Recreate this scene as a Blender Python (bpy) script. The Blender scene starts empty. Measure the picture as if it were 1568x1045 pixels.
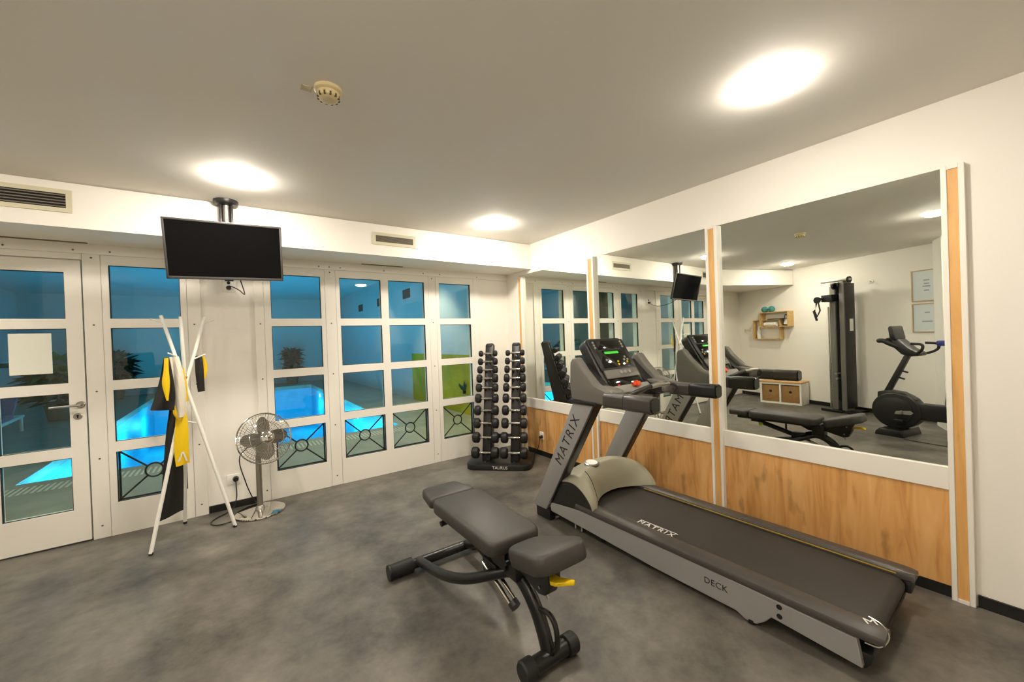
import bpy, bmesh, math, random
from mathutils import Vector, Matrix
random.seed(7)
SC = bpy.context.scene
COL = SC.collection
PI = math.pi

# ------------------------------------------------------------------ camera
cd = bpy.data.cameras.new('camera'); cam = bpy.data.objects.new('camera', cd); COL.objects.link(cam)
CAM_PITCH, CAM_ROLL, CAM_YAW = -0.0071, -0.0359, -0.6133
cam.location = (-3.0402, -4.3790, 1.44)
cam.rotation_mode = 'XYZ'
_m = Matrix.Rotation(CAM_YAW, 4, 'Z') @ Matrix.Rotation(PI/2 + CAM_PITCH, 4, 'X') @ Matrix.Rotation(CAM_ROLL, 4, 'Z')
cam.rotation_euler = _m.to_euler('XYZ')
cd.sensor_width = 36; cd.sensor_fit = 'HORIZONTAL'; cd.lens = 608.26/1568*36
cd.clip_start = 0.05; cd.clip_end = 60
SC.camera = cam
# ------------------------------------------------------------------ world, exposure
w = bpy.data.worlds.new('world'); SC.world = w; w.use_nodes = True
w.node_tree.nodes['Background'].inputs[0].default_value = (0.02, 0.05, 0.07, 1)
w.node_tree.nodes['Background'].inputs[1].default_value = 0.3
SC.view_settings.view_transform = 'Standard'; SC.view_settings.look = 'None'
SC.view_settings.gamma = 1; SC.view_settings.use_curve_mapping = False
SC.view_settings.exposure = 0.0
LAMP = 228.0            # emission of the ceiling lamps
LAMP_COL = (1.0, 0.915, 0.80)
POOL_W = 42.0         # watts of each underwater lamp
CEIL = 2.59

# ------------------------------------------------------------------ materials
def lin(c):
    return tuple(((v/255)/12.92 if v/255 <= .04045 else ((v/255+.055)/1.055)**2.4) for v in c)
MATS = {}
def mat(name, rgb, rough=.5, metal=0., bump=0., bscale=200., var=0., vscale=8., spec=.5, emit=None, estr=0., coat=0.):
    m = bpy.data.materials.new(name); m.use_nodes = True; MATS[name] = m
    nt = m.node_tree; b = nt.nodes['Principled BSDF']
    c = lin(rgb)
    b.inputs['Base Color'].default_value = (*c, 1); b.inputs['Roughness'].default_value = rough
    b.inputs['Metallic'].default_value = metal; b.inputs['Specular IOR Level'].default_value = spec
    b.inputs['Coat Weight'].default_value = coat
    if emit:
        b.inputs['Emission Color'].default_value = (*lin(emit), 1); b.inputs['Emission Strength'].default_value = estr
    if bump or var:
        tc = nt.nodes.new('ShaderNodeTexCoord')
    if bump:
        n = nt.nodes.new('ShaderNodeTexNoise'); n.inputs['Scale'].default_value = bscale; n.inputs['Detail'].default_value = 4
        nt.links.new(tc.outputs['Object'], n.inputs['Vector'])
        bp = nt.nodes.new('ShaderNodeBump'); bp.inputs['Strength'].default_value = bump; bp.inputs['Distance'].default_value = .002
        nt.links.new(n.outputs['Fac'], bp.inputs['Height']); nt.links.new(bp.outputs['Normal'], b.inputs['Normal'])
    if var:
        n = nt.nodes.new('ShaderNodeTexNoise'); n.inputs['Scale'].default_value = vscale; n.inputs['Detail'].default_value = 5
        nt.links.new(tc.outputs['Object'], n.inputs['Vector'])
        r = nt.nodes.new('ShaderNodeValToRGB')
        r.color_ramp.elements[0].position = .3; r.color_ramp.elements[1].position = .7
        r.color_ramp.elements[0].color = (*[v*(1-var) for v in c], 1); r.color_ramp.elements[1].color = (*[min(1, v*(1+var)) for v in c], 1)
        nt.links.new(n.outputs['Fac'], r.inputs['Fac']); nt.links.new(r.outputs['Color'], b.inputs['Base Color'])
    return m
M_WALL = mat('painted_wall', (243, 238, 228), .75, bump=.08, bscale=300)
M_CEIL = mat('painted_ceiling', (234, 229, 220), .8, bump=.05, bscale=200)
M_TRIM = mat('white_lacquer', (240, 235, 224), .38, bump=.03, bscale=60)
M_SKIRT = mat('black_skirting', (22, 20, 19), .4)
M_DARKGAP = mat('dark_gap', (16, 15, 14), .8)
M_GASKET = mat('black_rubber_gasket', (24, 26, 26), .6)
M_IRON = mat('black_wrought_iron', (20, 20, 20), .5, bump=.1)
M_SCREW = mat('grey_screw', (110, 105, 96), .4, .8)
M_STEEL = mat('brushed_steel', (175, 170, 162), .3, 1.)
M_CHROME = mat('chrome', (215, 212, 206), .08, 1.)
M_FANBLADE = mat('fan_blade_metal', (120, 114, 105), .3, .9)
M_BLACKPL = mat('black_plastic', (22, 21, 21), .4, bump=.05)
M_BLACKGL = mat('black_gloss', (8, 8, 9), .08)
M_SCREENM = mat('television_screen', (3, 3, 4), .12, spec=.18)
M_BEZEL = mat('grey_bezel', (74, 71, 69), .35, .3)
M_WHITEPL = mat('white_plastic', (240, 238, 230), .35)
M_CREAMPL = mat('cream_plastic', (214, 196, 150), .45)
M_VENTFR = mat('vent_frame_paint', (215, 208, 180), .45)
M_VENTSL = mat('vent_slat', (124, 116, 100), .5)
M_PAPER = mat('paper', (236, 236, 222), .25)
M_RUBBER = mat('black_rubber', (21, 20, 20), .55, bump=.15, bscale=400)
M_UPHOL = mat('black_vinyl_upholstery', (56, 53, 49), .5, bump=.12, bscale=700)
M_FRAMEBK = mat('black_powdercoat', (18, 17, 16), .35, bump=.06, bscale=500)
M_TMGREY = mat('treadmill_silver_paint', (152, 150, 147), .4, .15, bump=.03, bscale=500)
M_TMPLAST = mat('treadmill_grey_plastic', (112, 108, 101), .36, bump=.1, bscale=600)
M_TMHOOD = mat('treadmill_hood_plastic', (156, 152, 132), .42, bump=.06, bscale=500)
M_TMDARK = mat('treadmill_dark_plastic', (32, 30, 29), .40, bump=.08, bscale=500)
M_BELT = mat('running_belt', (42, 38, 34), .55, bump=.2, bscale=900, var=.15, vscale=3)
M_RAIL = mat('rail_plastic', (66, 62, 58), .35, bump=.1, bscale=400)
M_YELLOW = mat('yellow_plastic', (238, 200, 10), .4)
M_LIME = mat('lime_plastic', (190, 205, 40), .4)
M_RED = mat('orange_red_plastic', (225, 70, 10), .35)
M_GOLD = mat('yellow_rail_stripe', (165, 135, 40), .5)
M_WHITEINK = mat('white_ink', (225, 222, 214), .5)
M_BLACKINK = mat('black_ink', (22, 22, 22), .5)
M_GREENLED = mat('green_led', (20, 40, 10), .3, emit=(60, 220, 40), estr=.9)
M_REDLED = mat('red_led', (50, 5, 5), .3, emit=(230, 20, 30), estr=.8)
M_BUTTON = mat('silver_button', (150, 148, 140), .55)
M_BANDBK = mat('black_latex', (26, 24, 22), .45, var=.2, vscale=20)
M_BANDYE = mat('yellow_latex', (240, 200, 8), .45)
M_BANDWH = mat('off_white_fabric', (226, 217, 198), .75, bump=.1)
M_TEAL = mat('teal_vinyl', (70, 150, 145), .45)
M_PINE = mat('pine_slats', (205, 170, 110), .5, var=.12, vscale=25)
M_BASKET = mat('woven_basket', (160, 120, 70), .75, bump=.6, bscale=150, var=.2, vscale=60)
M_CUBETOP = mat('oak_top', (205, 160, 100), .45, var=.1, vscale=14)
M_BLUE = mat('blue_saddle', (50, 60, 130), .5)
M_PICT = mat('poster_paper', (214, 222, 222), .25)
M_PFRAME = mat('light_wood_frame', (196, 170, 132), .45)
M_GREYINK = mat('grey_ink', (150, 160, 165), .6)
M_MIRRGLASS = bpy.data.materials.new('mirror_glass'); M_MIRRGLASS.use_nodes = True
_b = M_MIRRGLASS.node_tree.nodes['Principled BSDF']
_b.inputs['Base Color'].default_value = (.83, .86, .80, 1); _b.inputs['Metallic'].default_value = 1; _b.inputs['Roughness'].default_value = 0
# pool hall
M_DECK = mat('pool_deck_tile', (150, 145, 125), .4, var=.15, vscale=4)
M_GRATE = mat('drain_grate', (205, 200, 180), .5)
M_BASIN = mat('pool_tile', (70, 200, 235), .5)
M_HALL = mat('pool_hall_wall', (205, 212, 210), .8)
M_HALLDK = mat('pool_hall_brown_wall', (120, 100, 75), .8)
M_MURAL = mat('green_painted_wall', (190, 175, 25), .7, var=.25, vscale=1.5)
M_PLANT = mat('leaf_green', (60, 110, 30), .6, var=.4, vscale=6)
M_PLANTDK = mat('leaf_dark_green', (25, 60, 35), .6, var=.4, vscale=6)
M_LOUNGE = mat('lounger_fabric', (60, 80, 110), .7)
M_HRAIL = mat('dark_green_rail', (20, 60, 45), .35)

def wood(name, c0, c1, c2, rough=.45):
    m = bpy.data.materials.new(name); m.use_nodes = True; nt = m.node_tree; b = nt.nodes['Principled BSDF']
    tc = nt.nodes.new('ShaderNodeTexCoord')
    mp = nt.nodes.new('ShaderNodeMapping'); mp.inputs['Scale'].default_value = (9, 9, 1.1)
    nt.links.new(tc.outputs['Object'], mp.inputs['Vector'])
    n = nt.nodes.new('ShaderNodeTexNoise'); n.inputs['Scale'].default_value = 1.6; n.inputs['Detail'].default_value = 8; n.inputs['Distortion'].default_value = 1.2
    nt.links.new(mp.outputs['Vector'], n.inputs['Vector'])
    r = nt.nodes.new('ShaderNodeValToRGB'); e = r.color_ramp.elements
    e[0].position = .3; e[0].color = (*lin(c0), 1); e[1].position = .75; e[1].color = (*lin(c2), 1)
    k = r.color_ramp.elements.new(.48); k.color = (*lin(c1), 1)
    nt.links.new(n.outputs['Fac'], r.inputs['Fac'])
    # knots: sparse dark spots
    mp2 = nt.nodes.new('ShaderNodeMapping'); mp2.inputs['Scale'].default_value = (5.5, 5.5, 2.2)
    nt.links.new(tc.outputs['Object'], mp2.inputs['Vector'])
    v = nt.nodes.new('ShaderNodeTexNoise'); v.inputs['Scale'].default_value = 1.9; v.inputs['Detail'].default_value = 3
    nt.links.new(mp2.outputs['Vector'], v.inputs['Vector'])
    r2 = nt.nodes.new('ShaderNodeValToRGB'); r2.color_ramp.elements[0].position = .61; r2.color_ramp.elements[0].color = (0, 0, 0, 1)
    r2.color_ramp.elements[1].position = .72; r2.color_ramp.elements[1].color = (.42, .42, .42, 1)
    nt.links.new(v.outputs['Fac'], r2.inputs['Fac'])
    mx = nt.nodes.new('ShaderNodeMix'); mx.data_type = 'RGBA'
    nt.links.new(r2.outputs['Color'], mx.inputs[0]); nt.links.new(r.outputs['Color'], mx.inputs[6])
    mx.inputs[7].default_value = (*lin([q*.62 for q in c0]), 1)
    nt.links.new(mx.outputs[2], b.inputs['Base Color'])
    b.inputs['Roughness'].default_value = rough
    return m
M_OAK = wood('oak_veneer', (196, 138, 74), (220, 164, 98), (231, 184, 122))
M_OAK2 = wood('oak_strip', (214, 160, 90), (226, 174, 104), (232, 186, 120))

def floor_mat():
    m = bpy.data.materials.new('grey_vinyl_floor'); m.use_nodes = True; nt = m.node_tree; b = nt.nodes['Principled BSDF']
    tc = nt.nodes.new('ShaderNodeTexCoord')
    n = nt.nodes.new('ShaderNodeTexNoise'); n.inputs['Scale'].default_value = 2.6; n.inputs['Detail'].default_value = 12; n.inputs['Roughness'].default_value = .70
    nt.links.new(tc.outputs['Object'], n.inputs['Vector'])
    r = nt.nodes.new('ShaderNodeValToRGB'); e = r.color_ramp.elements
    e[0].position = .32; e[0].color = (*lin((58, 55, 50)), 1); e[1].position = .7; e[1].color = (*lin((122, 117, 107)), 1)
    nt.links.new(n.outputs['Fac'], r.inputs['Fac']); nt.links.new(r.outputs['Color'], b.inputs['Base Color'])
    n2 = nt.nodes.new('ShaderNodeTexNoise'); n2.inputs['Scale'].default_value = 6; n2.inputs['Detail'].default_value = 6
    nt.links.new(tc.outputs['Object'], n2.inputs['Vector'])
    mr = nt.nodes.new('ShaderNodeMapRange'); mr.inputs['To Min'].default_value = .3; mr.inputs['To Max'].default_value = .5
    nt.links.new(n2.outputs['Fac'], mr.inputs['Value']); nt.links.new(mr.outputs['Result'], b.inputs['Roughness'])
    bp = nt.nodes.new('ShaderNodeBump'); bp.inputs['Strength'].default_value = .12; bp.inputs['Distance'].default_value = .002
    n3 = nt.nodes.new('ShaderNodeTexNoise'); n3.inputs['Scale'].default_value = 60; n3.inputs['Detail'].default_value = 5
    nt.links.new(tc.outputs['Object'], n3.inputs['Vector'])
    nt.links.new(n3.outputs['Fac'], bp.inputs['Height']); nt.links.new(bp.outputs['Normal'], b.inputs['Normal'])
    return m
M_FLOOR = floor_mat()

def clear_mat(name, tint, ior, bump=0., gz=1.):
    m = bpy.data.materials.new(name); m.use_nodes = True; nt = m.node_tree
    for n in list(nt.nodes):
        if n.type == 'BSDF_PRINCIPLED': nt.nodes.remove(n)
    out = [n for n in nt.nodes if n.type == 'OUTPUT_MATERIAL'][0]
    t = nt.nodes.new('ShaderNodeBsdfTransparent'); t.inputs[0].default_value = (*tint, 1)
    g = nt.nodes.new('ShaderNodeBsdfGlossy'); g.inputs['Roughness'].default_value = .0 if not bump else .05
    # Schlick reflectance, the same from either side: F0 + (1 - F0)(1 - |cos|)^5
    ge = nt.nodes.new('ShaderNodeNewGeometry'); dt = nt.nodes.new('ShaderNodeVectorMath'); dt.operation = 'DOT_PRODUCT'
    nt.links.new(ge.outputs['Incoming'], dt.inputs[0]); nt.links.new(ge.outputs['Normal'], dt.inputs[1])
    def mth(op, a, b):
        n = nt.nodes.new('ShaderNodeMath'); n.operation = op
        for i, v in ((0, a), (1, b)):
            if v is None: continue
            if isinstance(v, (int, float)): n.inputs[i].default_value = v
            else: nt.links.new(v, n.inputs[i])
        return n.outputs[0]
    f0 = ((ior-1)/(ior+1))**2
    fr = mth('MULTIPLY_ADD', mth('POWER', mth('SUBTRACT', 1., mth('ABSOLUTE', dt.outputs['Value'], None)), 5.), gz-f0)
    fr.node.inputs[2].default_value = f0
    mx = nt.nodes.new('ShaderNodeMixShader')
    nt.links.new(fr, mx.inputs[0]); nt.links.new(t.outputs[0], mx.inputs[1]); nt.links.new(g.outputs[0], mx.inputs[2])
    nt.links.new(mx.outputs[0], out.inputs['Surface'])
    if bump:
        tc = nt.nodes.new('ShaderNodeTexCoord'); n = nt.nodes.new('ShaderNodeTexNoise'); n.inputs['Scale'].default_value = 2.5; n.inputs['Detail'].default_value = 3
        nt.links.new(tc.outputs['Object'], n.inputs['Vector'])
        bp = nt.nodes.new('ShaderNodeBump'); bp.inputs['Strength'].default_value = bump; bp.inputs['Distance'].default_value = .03
        nt.links.new(n.outputs['Fac'], bp.inputs['Height']); nt.links.new(bp.outputs['Normal'], g.inputs['Normal'])
    return m
M_GLASS = clear_mat('window_glass', (.90, .95, .93), 1.50)
M_WATER = clear_mat('pool_water', (.62, .93, .97), 1.33, bump=.3, gz=.45)

def emit_mat(name, col, s):
    m = bpy.data.materials.new(name); m.use_nodes = True; nt = m.node_tree
    b = nt.nodes['Principled BSDF']; b.inputs['Base Color'].default_value = (.8, .8, .8, 1)
    b.inputs['Emission Color'].default_value = (*col, 1); b.inputs['Emission Strength'].default_value = s
    return m
M_LAMP = emit_mat('lamp_diffuser', LAMP_COL, LAMP)
M_LAMP2 = emit_mat('lamp_diffuser_bright', LAMP_COL, LAMP*1.45)
M_POOLLAMP = emit_mat('pool_lamp_lens', (.6, .95, 1.0), 30)

# ------------------------------------------------------------------ mesh builder
class G:
    def __init__(s): s.bm = bmesh.new()
    def _merge(s, t, M=None):
        if M is not None: bmesh.ops.transform(t, matrix=M, verts=t.verts)
        me = bpy.data.meshes.new('tmp'); t.to_mesh(me); t.free(); s.bm.from_mesh(me); bpy.data.meshes.remove(me)
        return s
    def box(s, lo, hi, bev=0., seg=2, M=None):
        t = bmesh.new(); bmesh.ops.create_cube(t, size=1)
        c = [(a+b)/2 for a, b in zip(lo, hi)]; d = [abs(b-a) for a, b in zip(lo, hi)]
        bmesh.ops.scale(t, vec=d, verts=t.verts); bmesh.ops.translate(t, vec=c, verts=t.verts)
        if bev: bmesh.ops.bevel(t, geom=list(t.edges), offset=min(bev, min(d)*.49), segments=seg, profile=.5, affect='EDGES')
        return s._merge(t, M)
    def prism(s, poly, axis, a, b, bev=0., seg=2, M=None):
        """poly in the two other axes (cyclic order x->(y,z), y->(x,z), z->(x,y)) extruded from a to b"""
        t = bmesh.new()
        def P(p, h):
            if axis == 0: return (h, p[0], p[1])
            if axis == 1: return (p[0], h, p[1])
            return (p[0], p[1], h)
        va = [t.verts.new(P(p, a)) for p in poly]; vb = [t.verts.new(P(p, b)) for p in poly]
        n = len(poly); t.faces.new(va); t.faces.new(vb[::-1])
        for i in range(n): t.faces.new((va[i], vb[i], vb[(i+1) % n], va[(i+1) % n]))
        bmesh.ops.recalc_face_normals(t, faces=t.faces)
        if bev: bmesh.ops.bevel(t, geom=list(t.edges), offset=bev, segments=seg, profile=.5, affect='EDGES', clamp_overlap=True)
        return s._merge(t, M)
    def tube(s, pts, r, n=12, closed=False, sx=1., M=None, up=None):
        """round tube along pts; r a number or a list; sx squashes the section sideways"""
        pts = [Vector(p) for p in pts]; k = len(pts)
        rs = r if isinstance(r, (list, tuple)) else [r]*k
        t = bmesh.new(); rings = []; prev = None
        for i, p in enumerate(pts):
            if closed: d = pts[(i+1) % k] - pts[i-1]
            else: d = pts[min(i+1, k-1)] - pts[max(i-1, 0)]
            d.normalize()
            if prev is None:
                u = Vector(up) if up else Vector((0, 0, 1))
                if abs(u.dot(d)) > .95: u = Vector((1, 0, 0))
                u = (u - d*u.dot(d)).normalized()
            else:
                u = (prev - d*prev.dot(d)).normalized()
            prev = u; v = d.cross(u)
            rings.append([t.verts.new(p + (u*math.cos(2*PI*j/n) + v*sx*math.sin(2*PI*j/n))*rs[i]) for j in range(n)])
        for i in range(k if closed else k-1):
            A = rings[i]; B = rings[(i+1) % k]
            for j in range(n): t.faces.new((A[j], A[(j+1) % n], B[(j+1) % n], B[j]))
        if not closed: t.faces.new(rings[0][::-1]); t.faces.new(rings[-1])
        bmesh.ops.recalc_face_normals(t, faces=t.faces)
        return s._merge(t, M)
    def cyl(s, p0, p1, r0, r1=None, n=24, M=None):
        return s.tube([p0, p1], [r0, r0 if r1 is None else r1], n, M=M)
    def lathe(s, prof, o=(0, 0, 0), axis=(0, 0, 1), n=32, M=None):
        """prof: (r, h) pairs turned about axis through o"""
        t = bmesh.new(); ax = Vector(axis).normalized()
        q = Vector((0, 0, 1)).rotation_difference(ax)
        rings = []
        for r, h in prof:
            if r < 1e-6: rings.append([t.verts.new(Vector(o) + q @ Vector((0, 0, h)))])
            else: rings.append([t.verts.new(Vector(o) + q @ Vector((r*math.cos(2*PI*j/n), r*math.sin(2*PI*j/n), h))) for j in range(n)])
        for A, B in zip(rings, rings[1:]):
            for j in range(n):
                a, b = A[j % len(A)], A[(j+1) % len(A)]; c, d = B[(j+1) % len(B)], B[j % len(B)]
                f = [a]
                for x in (b, c, d):
                    if x not in f: f.append(x)
                if len(f) > 2: t.faces.new(f)
        if len(rings[0]) > 1: t.faces.new(rings[0][::-1])
        if len(rings[-1]) > 1: t.faces.new(rings[-1])
        bmesh.ops.recalc_face_normals(t, faces=t.faces)
        return s._merge(t, M)
    def sph(s, c, r, sc=(1, 1, 1), n=16, M=None):
        t = bmesh.new(); bmesh.ops.create_uvsphere(t, u_segments=n, v_segments=max(6, n//2), radius=r)
        bmesh.ops.scale(t, vec=sc, verts=t.verts); bmesh.ops.translate(t, vec=c, verts=t.verts)
        return s._merge(t, M)
    def grid(s, fn, nu, nv, thick=0., M=None):
        """surface fn(i/nu, j/nv) -> point; thick > 0 gives it a body"""
        t = bmesh.new()
        V = [[t.verts.new(fn(i/nu, j/nv)) for j in range(nv+1)] for i in range(nu+1)]
        for i in range(nu):
            for j in range(nv): t.faces.new((V[i][j], V[i+1][j], V[i+1][j+1], V[i][j+1]))
        bmesh.ops.recalc_face_normals(t, faces=t.faces)
        if thick: bmesh.ops.solidify(t, geom=list(t.faces), thickness=thick)
        return s._merge(t, M)

ROOT = {}
def tag(o, label=None, cat=None, group=None, kind=None):
    if label: o['label'] = label
    if cat: o['category'] = cat
    if group: o['group'] = group
    if kind: o['kind'] = kind
    return o
def thing(name, label, cat, loc, rotz=0., group=None, kind=None):
    o = bpy.data.objects.new(name, None); COL.objects.link(o); o.empty_display_size = .1
    o.location = loc; o.rotation_euler = (0, 0, rotz)
    ROOT[o] = Matrix.Translation(Vector(loc)) @ Matrix.Rotation(rotz, 4, 'Z')
    return tag(o, label, cat, group, kind)
def part(name, g, m, parent=None, label=None, local=False, ang=38, kind=None):
    me = bpy.data.meshes.new(name)
    root = parent
    while root is not None and root.parent is not None: root = root.parent
    loc = None
    if root is not None and not local:
        bmesh.ops.transform(g.bm, matrix=ROOT[root].inverted(), verts=g.bm.verts)
    if root is None:
        xs = [v.co for v in g.bm.verts]
        loc = Vector(((min(v.x for v in xs)+max(v.x for v in xs))/2, (min(v.y for v in xs)+max(v.y for v in xs))/2, min(v.z for v in xs)))
        bmesh.ops.translate(g.bm, vec=-loc, verts=g.bm.verts)
    g.bm.to_mesh(me); g.bm.free()
    me.materials.append(m)
    for p in me.polygons: p.use_smooth = True
    me.set_sharp_from_angle(angle=math.radians(ang))
    o = bpy.data.objects.new(name, me); COL.objects.link(o)
    if loc is not None: o.location = loc; ROOT[o] = Matrix.Translation(loc)
    if parent is not None: o.parent = parent
    if label: o['label'] = label
    if kind: o['kind'] = kind
    return o
def solo(name, g, m, label, cat, group=None):
    return tag(part(name, g, m), label, cat, group)
def struct(name, g, m, label=None, parent=None):
    o = part(name, g, m, parent)
    if parent is None: o['kind'] = 'structure'
    if label: o['label'] = label
    return o
def copy_thing(src, loc, rotz, label, group=None):
    c = src.copy(); COL.objects.link(c); c.location = loc; c.rotation_euler = (0, 0, rotz); c['label'] = label
    if group: c['group'] = group
    for ch in list(src.children):
        d = ch.copy(); COL.objects.link(d); d.parent = c
        for g2 in ch.children:
            e = g2.copy(); COL.objects.link(e); e.parent = d
    return c
def text_part(name, body, size, m, parent, M, extrude=.0008, local=True, space=1., shear=0., xs=1.):
    """flat raised lettering; M places it (text x right, y up, z out)"""
    cu = bpy.data.curves.new('t', 'FONT'); cu.body = body; cu.size = size; cu.extrude = extrude; cu.align_x = 'CENTER'; cu.align_y = 'CENTER'
    cu.space_character = space; cu.shear = shear; cu.resolution_u = 3
    ob = bpy.data.objects.new('t', cu); COL.objects.link(ob)
    dg = bpy.context.evaluated_depsgraph_get(); dg.update()
    me = bpy.data.meshes.new_from_object(ob.evaluated_get(dg))
    bpy.data.objects.remove(ob); bpy.data.curves.remove(cu)
    g = G(); g.bm.from_mesh(me); bpy.data.meshes.remove(me)
    if xs != 1.: bmesh.ops.scale(g.bm, vec=(xs, 1, 1), verts=g.bm.verts)
    bmesh.ops.transform(g.bm, matrix=M, verts=g.bm.verts)
    return part(name, g, m, parent, local=local)
def basis(o, x, y, z):
    return Matrix(((x[0], y[0], z[0], o[0]), (x[1], y[1], z[1], o[1]), (x[2], y[2], z[2], o[2]), (0, 0, 0, 1)))
def arc(c, r, a0, a1, n, plane='xz', y=0.):
    out = []
    for i in range(n+1):
        a = a0+(a1-a0)*i/n
        out.append((c[0]+r*math.cos(a), c[1]+r*math.sin(a)))
    return out
def rrect(x0, x1, y0, y1, r, n=5):
    P = []
    for cx, cy, a in ((x1-r, y1-r, 0), (x0+r, y1-r, PI/2), (x0+r, y0+r, PI), (x1-r, y0+r, 1.5*PI)):
        P += arc((cx, cy), r, a, a+PI/2, n)
    return P
def smooth(pts, n=6):
    """Catmull-Rom through pts"""
    P = [Vector(p) for p in pts]; P = [P[0]*2-P[1]] + P + [P[-1]*2-P[-2]]
    out = []
    for i in range(1, len(P)-2):
        for k in range(n):
            t = k/n
            out.append(.5*((2*P[i]) + (P[i+1]-P[i-1])*t + (2*P[i-1]-5*P[i]+4*P[i+1]-P[i+2])*t*t + (3*P[i]-P[i-1]-3*P[i+1]+P[i+2])*t**3))
    out.append(P[-2]); return out

# ================================================================== SETTING
BACK = -5.4
def cx(y): return -6.38 - .355*y              # left wall line
WT, WN = Vector((.3345, -.9424, 0)), Vector((.9424, .3345, 0))   # along the left wall, out of it
struct('floor', G().prism([(cx(.02), .02), (0.05, .02), (0.05, BACK), (cx(BACK), BACK)], 2, -.1, 0), M_FLOOR)
struct('ceiling', G().prism([(cx(.16)-.1, .16), (.2, .16), (.2, BACK-.1), (cx(BACK)-.1, BACK-.1)], 2, CEIL, CEIL+.12), M_CEIL)
# window wall
OPEN = [(-4.945, -3.965, 2.157), (-3.861, -3.347, 2.205), (-2.786, -2.257, 2.205), (-2.152, -1.134, 2.205), (-1.042, -.532, 2.205)]
g = G(); x = -6.6
for a, b, zt in OPEN:
    g.box((x, .02, 0), (a, .16, CEIL)); g.box((a, .02, zt), (b, .16, CEIL)); x = b
g.box((x, .02, 0), (.2, .16, CEIL))
struct('wall_front', g, M_WALL)
struct('wall_right', G().box((0, BACK-.1, 0), (.16, .02, .06)).box((0.012, BACK-.1, .06), (.16, -.0, 2.24)).box((0, -.265, .06), (.012, .02, 2.24))
       .box((0, BACK-.1, .06), (.012, -4.07, 2.24)).box((0, BACK-.1, 2.24), (.16, .02, CEIL)), M_WALL)
struct('wall_left', G().prism([(cx(.02), .02), (cx(BACK), BACK), (cx(BACK)-.14, BACK), (cx(.02)-.14, .02)], 2, 0, CEIL), M_WALL)
struct('wall_back', G().box((cx(BACK)-.2, BACK-.12, 0), (.2, BACK, CEIL)), M_WALL)
struct('trim_1', G().prism([(0, .02), (0, -.52), (-4.35, -.52), (-6.0, -1.22), (cx(-1.22)+.0, -1.22), (cx(.02), .02)], 2, 2.285, CEIL-.012)
       .prism([(0, .02), (0, -.50), (-4.35, -.50), (-6.0, -1.20), (cx(-1.2), -1.2), (cx(.02), .02)], 2, CEIL-.012, CEIL), M_WALL, 'white ceiling bulkhead above the windows')
# skirting
struct('baseboard_right', G().box((-.012, BACK, 0), (0, -4.075, .06)).box((-.010, -3.985, 0), (.0, -2.83, .06)).box((-.010, -2.737, 0), (0, -1.575, .06)).box((-.010, -1.479, 0), (0, -.35, .06)), M_SKIRT)
struct('baseboard_left', G().prism([(cx(0), 0), (cx(BACK), BACK), (cx(BACK)+.013, BACK), (cx(0)+.013, 0)], 2, 0, .07), M_SKIRT)
struct('baseboard_front', G().box((-3.253, .006, 0), (-2.864, .02, .06)), M_SKIRT)
struct('baseboard_back', G().box((cx(BACK), BACK, 0), (0, BACK+.012, .07)), M_SKIRT)
# timber casings with their screws
ntrim = [1]
def casing(x0, x1, z0, z1, screws, label):
    ntrim[0] += 1
    o = struct('trim_%d' % ntrim[0], G().box((x0, 0, z0), (x1, .02, z1), .0015, 1), M_TRIM, label)
    for sx_, sz in screws:
        part('screw', G().lathe([(0, .0015), (.0045, .0015), (.007, 0)], (sx_, 0, sz), (0, -1, 0), 10), M_SCREW, o)
    return o
casing(-6.2, 0, 2.207, 2.285, [(q, 2.233) for q in (-4.7, -4.35, -4.007, -3.806, -2.303, -2.206, -2.1, -1.648, -1.191, -.984, -.471)], 'white header board over the windows')
SZ = (2.179, 1.658, 1.142, .618, .097)
casing(-3.963, -3.863, 0, 2.206, [(-3.912, z) for z in SZ], 'white casing between the door and the first window')
casing(-3.345, -3.255, 0, 2.206, [(-3.302, z) for z in SZ], 'white casing left of the wall with the sockets')
casing(-2.862, -2.788, 0, 2.206, [(-2.819, z) for z in SZ], 'white casing right of the wall with the sockets')
casing(-2.255, -2.154, 0, 2.206, [(-2.205, z) for z in SZ], 'white casing left of the double window')
casing(-1.132, -1.044, 0, 2.206, [(-1.088, z) for z in SZ], 'white casing right of the double window')
casing(-.530, -.435, 0, 2.206, [], 'white casing next to the dumbbell rack')
casing(-5.05, -4.947, 0, 2.206, [(-5.0, z) for z in SZ], 'white casing left of the door')
casing(-4.945, -3.965, 2.160, 2.206, [], 'white board over the door')

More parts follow.
